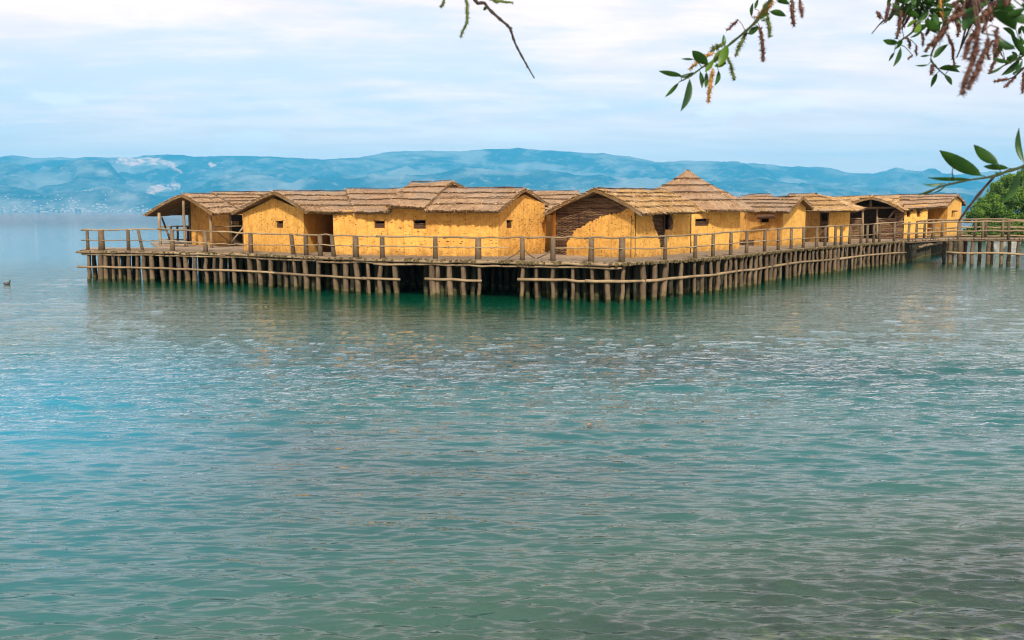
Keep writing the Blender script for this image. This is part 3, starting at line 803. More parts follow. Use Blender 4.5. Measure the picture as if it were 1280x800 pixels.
seg(T, 'porch_rail', 264, 283.5, 64.9, 303, 282.7, 66.4, .04); seg(T, 'porch_brace', 266, 284.5, 65, 287, 304, 67, .045); seg(T, 'porch_brace', 304, 284, 66.3, 289, 304, 67, .06)
seg(T, 'sill_log', 200, 306.8, 68.2, 234, 306, 66.8, .08)
R0, R1 = P(227, 242.5, 66.8), P(264, 242.3, 72)
thatch(T, [(R0, R1, P(298, 264.5, 67.3), P(266, 267, 63.6), .06), (R0, R1, P(238, 266.5, 77), P(180.5, 268.5, 70.5), .10)], courses=4)

T = hut(G(300, 76), 'low thatched hut roof between the porch hut and the first gable, mostly hidden', 'thatched_hut')
A0, A1 = P(263.5, 239.8, 73.5), P(348, 239.6, 70)
thatch(T, [(A0, A1, P(385, 262, 64.5), P(297, 260, 68.6), .04), (A0, A1, P(352, 258, 78), P(262, 258, 80), .04, False)], courses=5)
mb = MB(); pa, pb = G(310, 70), G(360, 67)
wall(mb, pa, pb, [(0, 4.3), (1, 4.3)], cell=.5); wall(mb, G(348, 77), G(290, 79.5), [(0, 4.3), (1, 4.3)], cell=.5)
mb.build('wall', M['daub'], T)

# ---- hut 2: gable toward the viewer, left
T = hut(G(342, 58), 'ochre gabled hut with one small square window, left of centre')
a_, b_ = G(304.5, 60), G(380, 55.5)
ua, ub = uat(a_, b_, 342), 1
pr = [(0, P(304.5, 266, 60).z), (ua-.12, P(330, 252.5, 58.3).z), (ua, P(342, 247.5, 57.8).z), (ua+.12, P(352, 251, 57.2).z), (1, P(380, 263.5, 55.5).z)]
h_ = hole(a_, b_, 344.8, 276, 354, 284.8)
mb = MB(); wall(mb, a_, b_, pr, [h_], cell=.12); c_ = G(416.5, 59.5); wall(mb, b_, c_, [(0, P(380, 262, 55.5).z), (1, P(416, 263, 59).z+.15)], m=1, ou=9)
d_ = G(345, 69); wall(mb, d_, a_, [(0, 4.4), (1, pr[0][1])], cell=.4); mb.build('wall', [M['daub'], M['daub_b']], T)
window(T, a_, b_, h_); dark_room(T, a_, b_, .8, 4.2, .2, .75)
R0, R1 = P(342, 238.8, 56.3), P(433, 239.3, 61.5)
thatch(T, [(R0, R1, P(446, 265, 53.9), P(383.5, 264, 54.2), .05), (R0, R1, P(372, 262, 68), P(289.5, 265.5, 60.2), .07)], courses=4)

# ---- hut 3
T = hut(G(450, 54), 'ochre hut with one small window, between the left gable and the higher roof')
a_, b_ = G(417, 54.3), G(482, 53.4)
h_ = hole(a_, b_, 468, 276, 481, 285.2); zt = P(450, 262.5, 54).z
mb = MB(); wall(mb, a_, b_, [(0, zt), (1, zt)], [h_], cell=.14); wall(mb, G(416.6, 60), a_, [(0, zt), (1, zt)], cell=.4); mb.build('wall', M['daub'], T)
window(T, a_, b_, h_); dark_room(T, a_, b_)
R0, R1 = P(432, 236.8, 59.5), P(507, 236, 59)
thatch(T, [(R0, R1, P(487, 264.5, 52.7), P(443, 264.8, 53.6), .04), (R0, R1, P(507, 260, 67), P(432, 260, 67), .04, False)], courses=4)
# ---- hut 4 (higher roof)
T = hut(G(507, 53), 'ochre hut under the highest of the flat-ridged roofs, one small window')
a_, b_ = G(482, 53.4), G(533, 52.85); zt = P(507, 254.5, 53).z
h_ = hole(a_, b_, 516.8, 275.2, 532, 286)
mb = MB(); wall(mb, a_, b_, [(0, zt), (1, zt)], [h_], cell=.14, ou=4); wall(mb, G(484, 58), a_, [(0, zt), (1, zt)], cell=.4); mb.build('wall', M['daub'], T)
window(T, a_, b_, h_); dark_room(T, a_, b_)
R0, R1 = P(514, 228.5, 57.3), P(566, 226.5, 57)
thatch(T, [(R0, R1, P(531.5, 259, 51.9), P(481.5, 256.5, 52.5), .05), (R0, R1, P(586, 238, 61.5), P(528, 238, 62), .04)], courses=4)
# ---- hut 5
T = hut(G(600, 53), 'long ochre hut with a small window in its bright right-hand gable')
a_, b_, c_ = G(533, 52.85), G(622.5, 52.2), G(681, 56.2)
zt = P(580, 261, 52.5).z; 
mb = MB(); wall(mb, a_, b_, [(0, zt), (1, zt)], cell=.14, ou=7)
h_ = hole(b_, c_, 633.2, 275, 641, 285)
ua = uat(b_, c_, 656); wall(mb, b_, c_, [(0, zt), (ua, P(656, 243, 54.4).z), (1, P(681, 255.5, 56.2).z)], [h_], cell=.12, m=1)
wall(mb, c_, G(600, 60), [(0, 4.6), (1, 4.6)], cell=.5); mb.build('wall', [M['daub'], M['daub']], T)
window(T, b_, c_, h_); dark_room(T, b_, c_)
R0, R1 = P(545, 235.3, 56.3), P(657, 235.2, 53.9)
thatch(T, [(R0, R1, P(625, 262.8, 51.2), P(531, 263.3, 51.9), .05), (R0, R1, P(686, 255.5, 56.8), P(585, 258, 60.5), .06)], courses=4)
# ---- hut 6 behind
T = hut(G(690, 61), 'thatched hut set back in the gap between the two front gables')
a_, b_ = G(650, 60), G(735, 60)
mb = MB(); wall(mb, a_, b_, [(0, 4.35), (1, 4.35)], cell=.4); mb.build('wall', M['daub'], T)
R0, R1 = P(652, 238.8, 64), P(722, 238.8, 64)
thatch(T, [(R0, R1, P(735, 262, 59), P(652, 262, 59), .04), (R0, R1, P(722, 258, 70), P(652, 258, 70), .04, False)], courses=4)

# ---- hut 7: big gable with the clay fallen off the wattle
T = hut(G(745, 52.5), 'large ochre gabled hut whose clay has fallen from dark woven wattle')
z0_, a_, b_, c_ = G(681.5, 60), G(694.6, 54.7), G(792, 50.2), G(864, 56.4)
pr = [(0, P(694.6, 262, 54.7).z), (uat(a_, b_, 712), P(712, 254, 53.9).z), (uat(a_, b_, 729), P(729, 245.5, 53.1).z), (uat(a_, b_, 741), P(741, 241.5, 52.4).z), (uat(a_, b_, 752), P(752, 243.5, 52).z), (uat(a_, b_, 772), P(772, 251, 51.1).z), (1, P(793, 261, 50.2).z)]
BND = [(708,318),(709,302),(716,295),(716,288),(730,282),(735,278.4),(744.5,274.8),(756,269),(773,266.5),(782,261.8),(800,258)]
bu = [uat(a_, b_, x) for x, y in BND]
def inpoly(u, z, poly):
    r_ = False
    for i in range(len(poly)):
        (x0, y0), (x1, y1) = poly[i], poly[(i+1) % len(poly)]
        if (y0 > z) != (y1 > z) and u < (x1-x0)*(z-y0)/(y1-y0)+x0: r_ = not r_
    return r_
pw = [(uat(a_, b_, x), P(x, y, 54.7+(50.2-54.7)*uat(a_, b_, x)).z) for x, y in BND]
pw = [(-.1, DK-.1), (pw[0][0], DK-.1)]+pw+[(1.1, 7), (-.1, 7)]
def keep(u, z):
    j = .012*mnoise.noise(Vector((u*60, z*9, 1)))+.01*mnoise.noise(Vector((u*140, z*22, 5)))
    return not inpoly(u+j, z+j*9, pw)
mb = MB(); wall(mb, a_, b_, pr, keep=keep, cell=.065, amp=.03)
# right-hand side wall with a fallen strip and a dark opening
pw2 = [(uat(b_, c_, x), P(x, y, Y).z) for x, y, Y in ((815,264,52),(830.5,264,53),(831.5,306,53.2),(827,309,53),(823,296,52.7),(816.5,281,52))]
h7 = hole(b_, c_, 831, 263, 841.5, 287)
def keep2(u, z):
    j = .012*mnoise.noise(Vector((u*50, z*9, 3)))
    return not inpoly(u+j, z+j*6, pw2)
wall(mb, b_, c_, [(0, P(793, 261, 50.2).z), (1, P(864, 261, 56.4).z)], [h7], keep=keep2, cell=.09, ou=11, m=1)
wall(mb, z0_, a_, [(0, P(681.5, 262, 60).z), (1, pr[0][1])], cell=.2, m=1)
mb.build('wall', [M['daub'], M['daub_b']], T)
prz = lambda u: float(np.interp(u, [x for x, y in pr], [y for x, y in pr]))-.02
wattle(T, a_, b_, -.0, .99, DK, prz)
wattle(T, b_, c_, uat(b_, c_, 812), uat(b_, c_, 831), DK, lambda u: P(825, 264, 52.8).z)
# added dark backing so that no light shows through the woven rods
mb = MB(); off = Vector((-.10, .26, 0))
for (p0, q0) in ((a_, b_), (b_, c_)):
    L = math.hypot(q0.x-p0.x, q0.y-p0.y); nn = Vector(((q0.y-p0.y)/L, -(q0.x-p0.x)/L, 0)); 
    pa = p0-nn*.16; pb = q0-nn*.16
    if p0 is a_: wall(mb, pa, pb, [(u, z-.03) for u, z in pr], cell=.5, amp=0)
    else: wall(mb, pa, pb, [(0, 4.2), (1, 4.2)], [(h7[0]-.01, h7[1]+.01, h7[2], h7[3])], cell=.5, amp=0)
mb.build('added_dark_backing', M['dark'], T)
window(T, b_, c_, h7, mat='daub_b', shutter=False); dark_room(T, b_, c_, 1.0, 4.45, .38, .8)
mb = MB()    # straw bundle stuffed in the opening
cpt = P(836.5, 279, 53.2)+Vector((.05, -.12, 0))
for k in range(160):
    t = rnd.uniform(-.35, .35); r_ = .13*math.cos(t*3.4)
    th = rnd.uniform(0, 6.28); straw(mb, cpt+Vector((math.cos(th)*r_, math.sin(th)*r_*.8-.02, t)), Vector((rnd.gauss(0, .4), rnd.gauss(0, .4)-.3, rnd.choice((-1, 1)))), rnd.uniform(.1, .28), .013)
mb.tube([cpt+Vector((0, 0, z)) for z in (-.36, -.2, 0, .2, .36)], [.04, .12, .14, .12, .04], 9)
mb.build('straw_bundle', [M['wattle'], M['wattle'], M['rod_l']], T)
for x, y0, y1, Y in ((830.7, 263, 320, 53.2), (862.8, 262, 316, 56.3)): seg(T, 'corner_post', x, y1, Y, x, y0, Y, .05, 'wattle')
R0, R1 = P(743, 236.0, 51.4), P(832, 237.3, 58.5)
thatch(T, [(R0, R1, P(880, 264, 55.1), P(802, 266.3, 49.2), .10), (R0, R1, P(724, 262, 64), P(680, 266.5, 54.9), .05)], 'thatch_g', courses=5)

# ---- hut 8: pyramid roof
T = hut(G(858, 62.5), 'ochre hut under the tall pointed pyramid thatch roof')
a_, b_ = G(862, 57.6), G(924.5, 62.2)
h_ = hole(a_, b_, 868.8, 273.4, 886.4, 282.4); zt = 4.42
mb = MB(); wall(mb, a_, b_, [(0, zt), (1, zt)], [h_], cell=.14); wall(mb, b_, G(900, 69), [(0, zt), (1, zt)], cell=.4); mb.build('wall', M['daub_b'], T)
window(T, a_, b_, h_, mat='daub_b'); dark_room(T, a_, b_, 1.0, 4.4)
cx, cy = G(858, 62.5).x, 62.5; ang0 = math.atan2(b_.y-a_.y, b_.x-a_.x)
prof = [(.02, P(858, 213, cy).z), (.8, P(858, 224.5, cy).z), (1.55, P(858, 233, cy).z), (2.45, P(858, 242, cy).z), (3.35, P(858, 251.5, cy).z), (4.1, 4.48)]
mb = MB(); ns = 96; poles = []
def sq(th, r):
    t = th-ang0; k_ = (abs(math.cos(t))**3.2+abs(math.sin(t))**3.2)**(-1/3.2); f_ = min(1, r/2.5)
    rr_ = r*(1-f_+f_*k_*.93); return Vector((cx+rr_*math.cos(th), cy+rr_*math.sin(th), 0))
for k in range(5):
    (r0, z0), (r1, z1) = prof[k], prof[k+1]
    ring = []
    for i in range(ns):
        th = i*2*math.pi/ns; rj = rnd.gauss(0, .02)
        p0 = sq(th, r0); p0.z = z0; p1 = sq(th, r1+.06+rj); p1.z = z1+.05-rj*.4; pm = sq(th, (r0+r1)/2); pm.z = (z0+z1)/2+.07-.02; p2 = sq(th, r1-.02); p2.z = z1-.05
        ring.append([mb.vert(q) for q in (p0, pm, p1, p2)])
    for i in range(ns):
        a2, b2 = ring[i], ring[(i+1) % ns]; u0 = i*.14*(k+1)*.5; u1 = u0+.14*(k+1)*.5
        mb.face((a2[1], b2[1], b2[0], a2[0]), [(u0, .4), (u1, .4), (u1, 0), (u0, 0)], 0)
        mb.face((a2[2], b2[2], b2[1], a2[1]), [(u0, .8), (u1, .8), (u1, .4), (u0, .4)], 0)
        mb.face((a2[3], b2[3], b2[2], a2[2]), [(u0, .1), (u1, .1), (u1, 0), (u0, 0)], 1)
    for _ in range(int(500*(k+1)*.6)):
        th = rnd.uniform(0, 6.283); t = rnd.random(); t = t if rnd.random() < .5 else rnd.uniform(.9, 1)
        r_ = r0+(r1-r0)*t; p = sq(th, r_); p.z = z0+(z1-z0)*t+.07
        dv = (sq(th, r1)-sq(th, r0)); dv.z = z1-z0
        straw(mb, p, dv.normalized()+Vector((rnd.gauss(0, .15), rnd.gauss(0, .15), rnd.gauss(0, .05))), rnd.uniform(.12, .35), .009, 0 if rnd.random() < .75 else 1)
    if k: poles.append([(lambda q: Vector((q.x, q.y, z0+.085+rnd.gauss(0, .01))))(sq(i*2*math.pi/40, r0+.05)) for i in range(41)])
# soffit and tuft
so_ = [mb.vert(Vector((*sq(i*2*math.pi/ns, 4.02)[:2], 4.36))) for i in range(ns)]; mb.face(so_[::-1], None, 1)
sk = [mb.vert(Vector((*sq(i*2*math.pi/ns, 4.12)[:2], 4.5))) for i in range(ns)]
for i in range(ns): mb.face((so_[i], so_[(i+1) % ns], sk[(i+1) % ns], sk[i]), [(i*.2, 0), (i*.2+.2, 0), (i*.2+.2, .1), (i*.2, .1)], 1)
for _ in range(90): straw(mb, Vector((cx, cy, prof[0][1]-.05)), Vector((rnd.gauss(0, .5), rnd.gauss(0, .5), rnd.uniform(-.2, .8))), rnd.uniform(.08, .2), .012, 1)
rf = mb.build('roof', [M['thatch'], M['under'], M['pale']], T)
for pts in poles:
    b = MB(); b.tube(pts, .022, 5, cap=False); b.build('binding_pole', M['pole'], rf)

# ---- hut 9
T = hut(G(960, 69), 'brownish rough-walled hut just right of the pyramid roof')
a_, b_, c_ = G(922, 70), G(978, 67), G(1006, 71.5)
zt = P(950, 262, 68.5).z; h_ = hole(a_, b_, 949.5, 271.5, 960.6, 278)
mb = MB(); wall(mb, a_, b_, [(0, zt), (1, zt)], [h_], cell=.16)
wall(mb, b_, c_, [(0, zt), (uat(b_, c_, 999), P(999, 250, 70.3).z), (1, P(1006, 257, 71.5).z)], m=1, cell=.16); mb.build('wall', [M['daub_d'], M['daub_b']], T)  # front: rough daub with its shade in the colour; gable lighter
window(T, a_, b_, h_, mat='daub_d', shutter=False); dark_room(T, a_, b_, .6, 4.4, .3, .8); mb = MB()
p0, p1 = P(947, 271, 67.7), P(969, 270, 66.8); mb.tube([p0, p1], .14, 8, wob=.15); mb.build('awning_log', M['wattle'], T)
wattle(T, a_, b_, .02, .38, DK, lambda u: DK+.45+.25*mnoise.noise(Vector((u*20, 0, 0))), dpt=-.05)
R0, R1 = P(924, 245.8, 73), P(1004, 246.2, 68.9)
thatch(T, [(R0, R1, P(987, 264.3, 65.6), P(934, 264, 69), .05), (R0, R1, P(1017, 260.5, 72), P(960, 260, 76), .06)], courses=4)
T = hut(G(950, 76), 'roof of a small thatched hut peeping over the ridge right of the pyramid roof')
R0, R1 = P(934, 243.3, 76), P(964, 243.3, 76)
thatch(T, [(R0, R1, P(972, 262, 72), P(926, 262, 72), .05), (R0, R1, P(966, 258, 81), P(932, 258, 81), .04, False)], courses=3)
mb = MB(); wall(mb, G(930, 73), G(968, 73), [(0, 4.4), (1, 4.4)], cell=.5); mb.build('wall', M['daub'], T)
# ---- hut 10
T = hut(G(1035, 77), 'small hipped-roof hut with a narrow dark wattle doorway')
a_, b_, c_, d_ = G(1003, 78.5), G(1025.3, 76.6), G(1035.2, 76), G(1061, 77.6); zt = P(1040, 261, 76.5).z
mb = MB(); wall(mb, a_, b_, [(0, zt), (1, zt)], m=1, cell=.18); wall(mb, c_, d_, [(0, zt), (1, zt)], cell=.18); wall(mb, d_, G(1062, 84), [(0, zt), (1, zt)], cell=.3); mb.build('wall', [M['daub_b'], M['daub_d']], T)
wattle(T, b_, c_, 0, 1, DK, lambda u: P(1030, 276, 76).z, name='door_panel', dpt=.1)
seg(T, 'door_post', 1026, 300, 76.5, 1026, 262, 76.5, .06, 'wattle'); seg(T, 'door_post', 1035, 300, 76, 1035, 262, 76, .05, 'wattle'); seg(T, 'door_lintel', 1025, 265, 76.2, 1036, 265, 75.9, .08, 'wattle')
mb = MB(); wall(mb, G(1005, 80), G(1062, 80), [(0, 4.9), (1, 4.9)], cell=.5); mb.build('added_dark_backing', M['dark'], T)  # added dark sheet behind the doorway, standing in for room shade
R0, R1 = P(985, 243, 80.5), P(1016, 242.3, 80)
thatch(T, [(R0, R1, P(1069, 263, 75), P(1000, 263.3, 74.3), .10), (R1, R1+Vector((.3, .5, 0)), P(1078, 259, 86), P(1069, 263, 75), .08), (R0, R1, P(1030, 258, 87), P(985, 258, 87), .05, False)], 'thatch_g', courses=4)

# ---- hut 11: wide front with beam and half walls
T = hut(G(1093, 86), 'open-fronted hut with a timber beam, half-height wattle walls and arched thatch')
Yh = 86.
a_, b_ = G(1058, Yh), G(1129, Yh)
uu = lambda x: uat(a_, b_, x)
wattle(T, a_, b_, uu(1060), uu(1078), DK, lambda u: P(1070, 273.6, Yh).z, 'half_wall', 0, .06)
wattle(T, a_, b_, uu(1096), uu(1119), DK, lambda u: P(1070, 273.9, Yh).z, 'half_wall', 0, .06)
wattle(T, a_, b_, uu(1118), uu(1129), DK, lambda u: P(1120, 256, Yh).z, 'side_panel', .03, .06)
for x in (1059.5, 1078.5, 1096.5): seg(T, 'post', x, 297, Yh-.05, x, 260, Yh-.05, .10, 'rail')
seg(T, 'king_post', 1088, 259, Yh-.05, 1088, 248, Yh-.05, .10, 'rail'); seg(T, 'beam', 1056, 260, Yh-.1, 1121, 259.2, Yh-.1, .09, 'rail')
seg(T, 'brace', 1111, 272.5, Yh-.05, 1119, 262, Yh-.05, .09, 'rail')
seg(T, 'sill', 1059, 273.2, Yh-.05, 1078, 273.2, Yh-.05, .05, 'rail'); seg(T, 'sill', 1097, 273.4, Yh-.05, 1119, 273.4, Yh-.05, .05, 'rail')
seg(T, 'fallen_stick', 1094.5, 293, Yh-.2, 1092, 283, Yh-.1, .06, 'rail')
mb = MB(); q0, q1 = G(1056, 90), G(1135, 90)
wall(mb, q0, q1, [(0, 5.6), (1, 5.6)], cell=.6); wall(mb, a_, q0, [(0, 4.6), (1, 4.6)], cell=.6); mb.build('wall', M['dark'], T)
R0, R1 = P(1088.5, 246.6, 84.3), P(1091, 244.2, 90.5)
thatch(T, [(R0, R1, P(1142, 259, 92), P(1130, 263, 84.3), .22), (R0, R1, P(1040, 259, 92), P(1047, 263, 84.3), .22)], 'thatch_g', courses=4, thick=.2)
R0, R1 = P(1036, 246, 90.5), P(1124, 243.8, 90.5)
thatch(T, [(R0, R1, P(1124, 258, 87.5), P(1030, 262, 86.5), .05), (R0, R1, P(1124, 258, 97), P(1036, 258, 97), .05, False)], 'thatch_g', courses=3)
# ---- hut 12
T = hut(G(1160, 90), 'rightmost bright ochre hut by the footbridge with three small ragged windows')
a_, b_, c_, d_, e_ = G(1129.3, 87.5), G(1158, 88.6), G(1159, 93), G(1183, 91), G(1200, 96.5)
z1_ = P(1140, 257.5, 88).z; z2_ = P(1180, 254.8, 91).z
hs = [hole(a_, b_, 1133, 262.5, 1137.3, 271), hole(a_, b_, 1145.8, 261.5, 1149.6, 270.8)]
hg = hole(d_, e_, 1188.5, 263, 1192.8, 271.2)
mb = MB(); wall(mb, a_, b_, [(0, z1_), (1, z1_+.15)], hs, cell=.2, m=0); wall(mb, b_, c_, [(0, z1_+.1), (1, z2_)], cell=.4)
wall(mb, c_, d_, [(0, z2_+.1), (1, z2_)], cell=.2, m=1)
wall(mb, d_, e_, [(0, z2_), (uat(d_, e_, 1195), P(1195, 245.5, 94.8).z), (1, P(1200, 252, 96.5).z)], [hg], cell=.2); mb.build('wall', [M['daub_b'], M['daub']], T)
for q0, q1, h_ in ((a_, b_, hs[0]), (a_, b_, hs[1]), (d_, e_, hg)):
    w_ = window(T, q0, q1, h_, mat='daub_d', shutter=False)
    mb = MB(); L = (q1-q0).length; pc = q0.lerp(q1, (h_[0]+h_[1])/2); pc.z = h_[3]-.1
    dark_room(T, q0, q1, .45, 4.75, max(.03, h_[0]-.12), min(.97, h_[1]+.12))
    mb.tube([pc+Vector((-.28, -.15, 0)), pc+Vector((.32, -.15, .03))], .07, 7, wob=.2); mb.build('sill_log', M['wattle'], w_)
R0, R1 = P(1121, 243.6, 93.5), P(1197.5, 242.8, 93.3)
thatch(T, [(R0, R1, P(1184.5, 257.5, 89.5), P(1126, 261.5, 86.3), .10), (R0, R1, P(1208, 255.5, 98.5), P(1140, 255, 100), .06)], courses=4)

# ------------------------------------------------------------------ right shore: bank, shrubs, rocks
m, nt, out = newmat('shore_ground'); g = N(nt)
pos = g.n('NewGeometry').outputs['Position']
c = g.mix(g.rng(g.noise(pos, .5, 5), .4, .6), (.10, .13, .035), (.30, .26, .17))
g.out(out, g.bsdf(c, .95, g.bump(g.noise(pos, 3, 5), .8, .2))); M['shore'] = m
sx = np.linspace(0, 1, 120); sy = np.linspace(48, 330, 150)
SXn, SYg = np.meshgrid(sx, sy)
coast = np.interp(SYg, [48, 70, 90, 120, 152, 163, 200, 330], [64, 58, 66, 92, 93, 71, 100, 250])+(fbm(SYg*.12, SYg*0, 4, 8)-.5)*5
SXg = coast-2+SXn**1.5*260
h = np.clip((SXg-coast)/9., -.3, 1)*2.2+np.clip((SXg-coast-6)/60., 0, 3)*6+(fbm(SXg*.3, SYg*.3, 4, 12)-.5)*1.2
grid_mesh('shore_ground', SXg, SYg, h-.25, M['shore'], 'structure', label='grassy bank on the right')
def shore_z(x, y):
    c_ = float(np.interp(y, [48, 70, 90, 120, 152, 163, 200, 330], [64, 58, 66, 92, 93, 71, 100, 250]))
    return max(0, min(1, (x-c_)/9.))*2.2+max(0, min(3, (x-c_-6)/60.))*6-.3
M['leaf_d'] = mat_leaf('dark_shrub_leaves', (.04, .10, .012), (.13, .22, .02), .25, .6, .9)
M['leaf_l'] = mat_leaf('light_shrub_leaves', (.07, .13, .018), (.16, .22, .04), .3, .6, .9)
M['leaf_m'] = mat_leaf('mid_shrub_leaves', (.05, .11, .014), (.13, .22, .025), .3, .6, .9)
M['bark'] = mat_wood('bark', (.11, .085, .06), (.07, .05, .035))
def shrub(x, y, rx, hz_, mat, label, cat, dens=1., leaf=.32, name='shrub', grp='trees and shrubs on the right bank'):
    z0 = shore_z(x, y); t = empty(name, (x, y, z0), label, cat, grp)
    mb = MB(); cl = []
    for k in range(int(26*dens)):
        a_ = rnd.uniform(0, 6.283); r_ = rx*math.sqrt(rnd.random())*.85; zz = hz_*(.22+.66*rnd.random())*(1-.42*(r_/rx)**2)
        cl.append((Vector((x+math.cos(a_)*r_, y+math.sin(a_)*r_, z0+zz)), rnd.uniform(.18, .36)*min(rx, hz_)))
    cl.append((Vector((x, y, z0+hz_*.85)), .24*min(rx, hz_)))
    for c_, r_ in cl:
        n = int(330*dens*(r_/1.0)**1.5)+90
        for _ in range(n):
            v = Vector((rnd.gauss(0, 1), rnd.gauss(0, 1), rnd.gauss(0, 1))).normalized()*r_*rnd.uniform(.55, 1.12); v.z *= .8
            if rnd.random() < .06: v *= 1.3
            p = c_+v
            if p.z < z0: continue
            a1 = Vector((rnd.gauss(0, 1), rnd.gauss(0, 1), rnd.gauss(0, .6))).normalized(); b1_ = a1.cross(Vector((rnd.gauss(0, 1), rnd.gauss(0, 1), rnd.gauss(0, 1)))).normalized()
            s_ = leaf*rnd.uniform(.6, 1.3); mb.poly([p-a1*s_*.6, p+b1_*s_*.3, p+a1*s_*.6, p-b1_*s_*.3])
    mb.build('crown', M[mat], t)
    b = MB(); b.tube([(x, y, z0-.3), (x+rx*.05, y, z0+hz_*.3), (x, y, z0+hz_*.7)], [.16*hz_/5, .12*hz_/5, .04], 7)
    for c_, r_ in cl[:9]: b.tube([(x, y, z0+hz_*.25), Vector((x, y, z0+hz_*.25)).lerp(c_, .55)+Vector((0, 0, .2)), c_], [.08*hz_/5, .05*hz_/5, .02], 5)
    b.build('trunk', M['bark'], t); return t
Gp = lambda x, Y: (P(x, 280, Y).x, Y)
for (x, Y, rx, h_, mt_, lab, nm, cat) in (
    (1224, 158, 3.0, 6.4, 'leaf_d', 'dark green rounded bush at the left end of the bank', 'shrub', 'shrub'),
    (1243, 160, 4.0, 9.4, 'leaf_d', 'dark broad tree on the bank behind the thin drooping willow twig', 'broadleaf_tree', 'tree'),
    (1262, 162, 4.0, 9.0, 'leaf_m', 'mid green tree on the bank, left of the tallest crown', 'broadleaf_tree', 'tree'),
    (1284, 164, 4.4, 10.6, 'leaf_d', 'tallest dark tree of the bank, cut by the right picture edge', 'broadleaf_tree', 'tree'),
    (1305, 158, 4.5, 9.0, 'leaf_m', 'mid green tree beyond the right picture edge', 'broadleaf_tree', 'tree'),
    (1249, 151, 1.9, 2.6, 'leaf_l', 'low yellow-green bush at the foot of the dark broad tree', 'shrub', 'shrub'),
    (1266, 149, 2.3, 3.6, 'leaf_l', 'light green bush standing over the footbridge rail near the edge', 'shrub', 'shrub'),
    (1281, 147, 2.2, 3.3, 'leaf_l', 'light green bush cut by the right picture edge', 'shrub', 'shrub'),
    (1232, 152, 2.0, 2.2, 'leaf_m', 'low mid green bush beside the bare stones of the bank', 'shrub', 'shrub')):
    X, Yq = Gp(x, Y); shrub(X, Yq, rx, h_, mt_, lab, cat, name=nm)
M['rock'] = mat_plain('pale_stone', (.42, .38, .32), .9, .1, .3, 1.5)
for k, (x, Y, r_, lab) in enumerate(((1250, 146, .8, 'pale shore boulder below the yellow-green bush'), (1257, 145, .55, 'smallest pale boulder, between two larger ones'), (1268, 143, .9, 'largest pale boulder by the footbridge rail'), (1240, 148, .6, 'leftmost pale boulder on the bank'))):
    X, Yq = Gp(x, Y); mb = MB(); rg = []
    zb_ = shore_z(X, Yq)
    for j in range(6):
        ph = -1.2+j*.52; ring = []
        for i in range(9):
            th = i*6.283/9; q = 1+.3*mnoise.noise(Vector((math.cos(th)*1.5+k*9, math.sin(th)*1.5, ph)))
            ring.append(mb.vert((X+math.cos(th)*math.cos(ph)*r_*q*1.3, Yq+math.sin(th)*math.cos(ph)*r_*q, zb_+.2+math.sin(ph)*r_*.7*q)))
        rg.append(ring)
    for j in range(5):
        for i in range(9): mb.face((rg[j][i], rg[j][(i+1) % 9], rg[j+1][(i+1) % 9], rg[j+1][i]))
    mb.face(rg[0][::-1]); mb.face(rg[-1])
    o = mb.build('boulder', M['rock'], None); tag(o, lab, 'boulder', 'pale boulders on the bank')

# ------------------------------------------------------------------ duck and floating leaf
M['duck'] = mat_plain('duck_feathers', (.05, .04, .035), .7, .3, .4, 20)
M['duck_w'] = mat_plain('duck_pale_wing', (.14, .13, .12), .7, .3, .1, 20)
M['duck_b'] = mat_plain('duck_bill', (.2, .06, .04), .5, .4, .1, 20)
dx0, dy0 = G(8.5, 58, 0, 355).x, 58.
D0 = empty('duck', (dx0, dy0, 0), 'small dark duck floating alone on the water at far left', 'duck')
mb = MB(); mb.tube([(dx0-.24, dy0, .10), (dx0-.20, dy0, .09), (dx0-.10, dy0, .07), (dx0+.02, dy0, .06), (dx0+.12, dy0, .07), (dx0+.17, dy0, .12), (dx0+.18, dy0, .19), (dx0+.19, dy0, .235), (dx0+.215, dy0, .25), (dx0+.24, dy0, .235)],
                   [.008, .035, .08, .10, .085, .055, .04, .045, .042, .015], 12); mb.build('body', M['duck'], D0, smooth=True)
mb = MB(); mb.tube([(dx0+.235, dy0, .232), (dx0+.29, dy0, .222)], [.016, .008], 6); mb.build('bill', M['duck_b'], D0)
for sgn in (-1, 1):
    mb = MB(); mb.tube([(dx0+.08, dy0+sgn*.07, .09), (dx0-.02, dy0+sgn*.085, .10), (dx0-.16, dy0+sgn*.045, .11)], [.02, .04, .01], 8); mb.build('wing', M['duck_w'], D0, smooth=True)
M['dry'] = mat_plain('dry_leaf', (.42, .20, .09), .7, .2, .2, 30)
lp_ = G(737, 19.4, .02, 530); lp_.z = .035
mb = MB(); pts = [(-.09, 0, 0), (-.05, .035, .015), (0, .045, .02), (.05, .03, .03), (.10, 0, .05), (.05, -.03, .03), (0, -.045, .015), (-.05, -.035, .01)]
ring = [mb.vert((lp_.x+a*.6+b*.5, lp_.y+b-a*.9, lp_.z+c)) for a, b, c in pts]; cc = mb.vert((lp_.x, lp_.y, lp_.z-.005))
for i in range(8): mb.face((ring[i], ring[(i+1) % 8], cc))
o = mb.build('floating_leaf', M['dry'], None); tag(o, 'small brown dry leaf floating alone on the open water', 'leaf')

